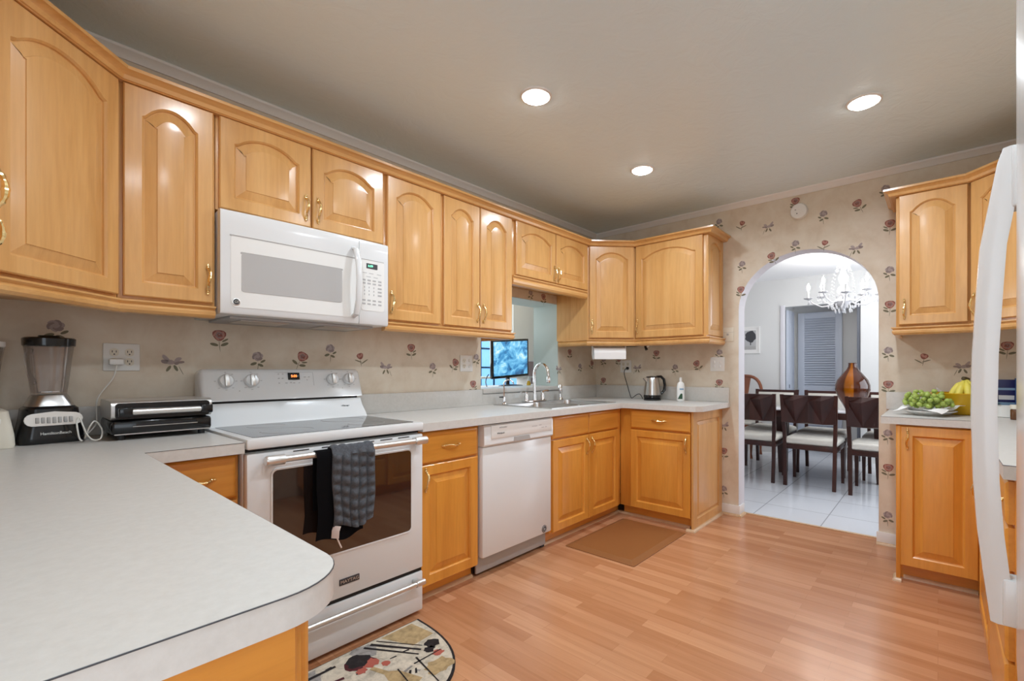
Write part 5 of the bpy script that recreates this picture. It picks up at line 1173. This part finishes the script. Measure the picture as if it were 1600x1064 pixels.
MB().lathe([(0.060, 0.0), (0.064, 0.006), (0.085, 0.05), (0.135, 0.14), (0.158, 0.215), (0.158, 0.265), (0.140, 0.320), (0.100, 0.375), (0.058, 0.425), (0.040, 0.460), (0.037, 0.490), (0.040, 0.500), (0.034, 0.500), (0.032, 0.46)], 48).build('body', 'vase', t, smooth=60)
t.rotation_euler = (0, 0, R(-25))

# chandelier
t = thing('chandelier', 'lit crystal chandelier with candle bulbs hanging over the dining table', 'chandelier', (5.32, -1.822, 0))
MB().lathe([(0.05, 2.455), (0.05, 2.44), (0.012, 2.425)], 16).build('canopy', 'satin', t)
for i in range(4): MB().tube([(0.008 * math.cos(a) * (1 if i % 2 else 0.3), 0.008 * math.cos(a) * (0.3 if i % 2 else 1), 2.41 - i * 0.03 + 0.019 * math.sin(a)) for a in [q * math.pi / 5 for q in range(10)]], 0.002, 5, closed=True).build('chain_link', 'satin', t)
MB().lathe([(0.008, 2.31), (0.060, 2.295), (0.064, 2.285), (0.020, 2.26), (0.030, 2.21), (0.050, 2.17), (0.040, 2.12), (0.022, 2.09), (0.055, 2.05), (0.060, 2.02), (0.030, 1.96), (0.075, 1.93), (0.085, 1.91), (0.030, 1.86), (0.012, 1.80), (0.0, 1.785)], 24).build('column', 'crystal', t)
rr = random.Random(2)
arm_src = None
for i in range(8):
    a = 2 * math.pi * i / 8 + 0.2; rad_ = 0.325 if i % 2 == 0 else 0.27; dz = 0.0 if i % 2 == 0 else 0.035; c, s = math.cos(a), math.sin(a)
    ar = MB().tube([(c * q * rad_, s * q * rad_, z + dz) for q, z in ((0.12, 1.93), (0.35, 1.875), (0.6, 1.865), (0.85, 1.905), (1.0, 1.955))], 0.0075, 8).build('arm', 'crystal', t)
    MB().lathe([(0.012, 1.952 + dz), (0.045, 1.962 + dz), (0.048, 1.968 + dz), (0.016, 1.966 + dz)], 14, (c * rad_, s * rad_, 0)).build('drip_pan', 'crystal', ar)
    MB().lathe([(0.0115, 1.966 + dz), (0.0115, 2.055 + dz)], 10, (c * rad_, s * rad_, 0)).build('candle', 'plate', ar)
    MB().lathe([(0.008, 2.055 + dz), (0.017, 2.078 + dz), (0.014, 2.10 + dz), (0.0, 2.135 + dz)], 10, (c * rad_, s * rad_, 0)).build('bulb', 'flame', ar)
    for k in range(4):
        aa = a + (k - 1.5) * 0.16
        MB().sphere((rad_ * 1.0 * math.cos(aa), rad_ * 1.0 * math.sin(aa), 1.925 + dz - 0.012 * (k % 2)), 0.011, (0.8, 0.8, 1.7), 6, 4).build('drop', 'crystal', ar, smooth=0)
    pl = bpy.data.lights.new('candle_light', 'POINT'); pl.energy = 1.5; pl.color = (1.0, 0.96, 0.90); pl.shadow_soft_size = 0.02
    lo = bpy.data.objects.new('candle_light', pl); C.objects.link(lo); lo.parent = t; lo.location = (c * rad_, s * rad_, 2.16 + dz)
mb = MB()
for ring, (r_, z, n_) in enumerate(((0.10, 1.845, 12), (0.14, 1.865, 14), (0.075, 1.81, 9), (0.06, 2.255, 10))):
    for q in range(n_):
        a = 2 * math.pi * q / n_ + ring; mb.sphere((r_ * math.cos(a), r_ * math.sin(a), z), 0.011, (0.8, 0.8, 1.8), 6, 4)
for q in range(6):
    a = 2 * math.pi * q / 6
    for k in range(9):
        s_ = k / 8; r_ = 0.06 + 0.05 * s_ + 0.02 * math.sin(s_ * math.pi); mb.sphere((r_ * math.cos(a), r_ * math.sin(a), 2.28 - 0.30 * s_), 0.007, (1, 1, 1), 6, 4)
o = mb.build('crystal_strands', 'crystal', t, smooth=0); o['kind'] = 'stuff'

# framed photograph
t = thing('picture_frame', 'white framed grey photo of a round dark tree beside the left arch jamb', 'picture', (XB - 0.001, -0.36, 1.42), R(-90))
MB().loops([[(x, y, z) for x, z in q] for q, y in (([(0, 0), (.275, 0), (.275, .39), (0, .39)], 0), ([(0, 0), (.275, 0), (.275, .39), (0, .39)], -0.018), ([(.02, .02), (.255, .02), (.255, .37), (.02, .37)], -0.018), ([(.02, .02), (.255, .02), (.255, .37), (.02, .37)], -0.008))], True, True).build('frame', 'whitem', t, smooth=0)
mb = MB(); mb.box(0.045, 0.220, -0.0105, -0.0085, 0.055, 0.335)
mb.add([(0.145 + 0.075 * math.cos(q * math.pi / 8) * (1 + 0.1 * math.sin(q * 3)), -0.0108, 0.245 + 0.085 * math.sin(q * math.pi / 8) * (1 + 0.1 * math.cos(q * 2))) for q in range(16)], [tuple(range(16))], 1)
mb.box(0.140, 0.152, -0.011, -0.0085, 0.12, 0.17, 0, 1); mb.box(0.045, 0.22, -0.0107, -0.0085, 0.055, 0.105, 0, 2)
mb.build('print', ['lgray', 'label', 'grayp'], t, smooth=0)
# carved armchair in the far left corner
t = thing('carved_chair', 'reddish brown carved chair with open oval back against the dining wall', 'chair', (6.30, -0.50, 0), R(180))
def ov(rx, rz_, cz, y, n_=24): return [(y, rx * math.cos(2 * math.pi * q / n_), cz + rz_ * math.sin(2 * math.pi * q / n_)) for q in range(n_)]
def ringp(outer, inner, y): return [(y, a, b_) for a, b_ in outer], [(y, a, b_) for a, b_ in inner]
out2 = [(0.235 * math.copysign(abs(math.cos(2 * math.pi * q / 28)) ** 0.7, math.cos(2 * math.pi * q / 28)), 0.83 + 0.265 * math.copysign(abs(math.sin(2 * math.pi * q / 28)) ** 0.8, math.sin(2 * math.pi * q / 28))) for q in range(28)]
for s in (-1, 1):
    inn = [(s * 0.115 + 0.075 * math.cos(2 * math.pi * q / 28), 0.93 + 0.10 * math.sin(2 * math.pi * q / 28)) for q in range(28)]
# back frame: outer rim, central splat
MB().tube([(0.0, a, b_) for a, b_ in out2], 0.022, 8, closed=True).build('back_rim', 'walnut', t)
MB().loops([[(x, y, z) for y, z in ((-.055, .60), (.055, .60), (.05, .80), (.085, 1.02), (.10, 1.09), (-.10, 1.09), (-.085, 1.02), (-.05, .80))] for x in (-.012, .012)]).build('splat', 'walnut', t, smooth=30)
MB().box(-0.02, 0.46, -0.25, 0.25, 0.40, 0.45, 0.01).build('seat_frame', 'walnut', t); MB().box(0.0, 0.45, -0.235, 0.235, 0.45, 0.49, 0.018).build('seat', 'seat', t)
for x, y in ((0.0, -0.22), (0.0, 0.22), (0.43, -0.22), (0.43, 0.22)):
    MB().tube([(x, y, 0.40), (x + 0.015, y * 1.04, 0.25), (x - 0.005, y, 0.08), (x + 0.02, y * 1.05, 0.012)], [0.026, 0.022, 0.014, 0.018], 8).build('leg', 'walnut', t)
for s in (-1, 1): MB().tube([(0.0, s * 0.19, 0.44), (-0.005, s * 0.20, 0.60)], 0.02, 8).build('back_post', 'walnut', t)
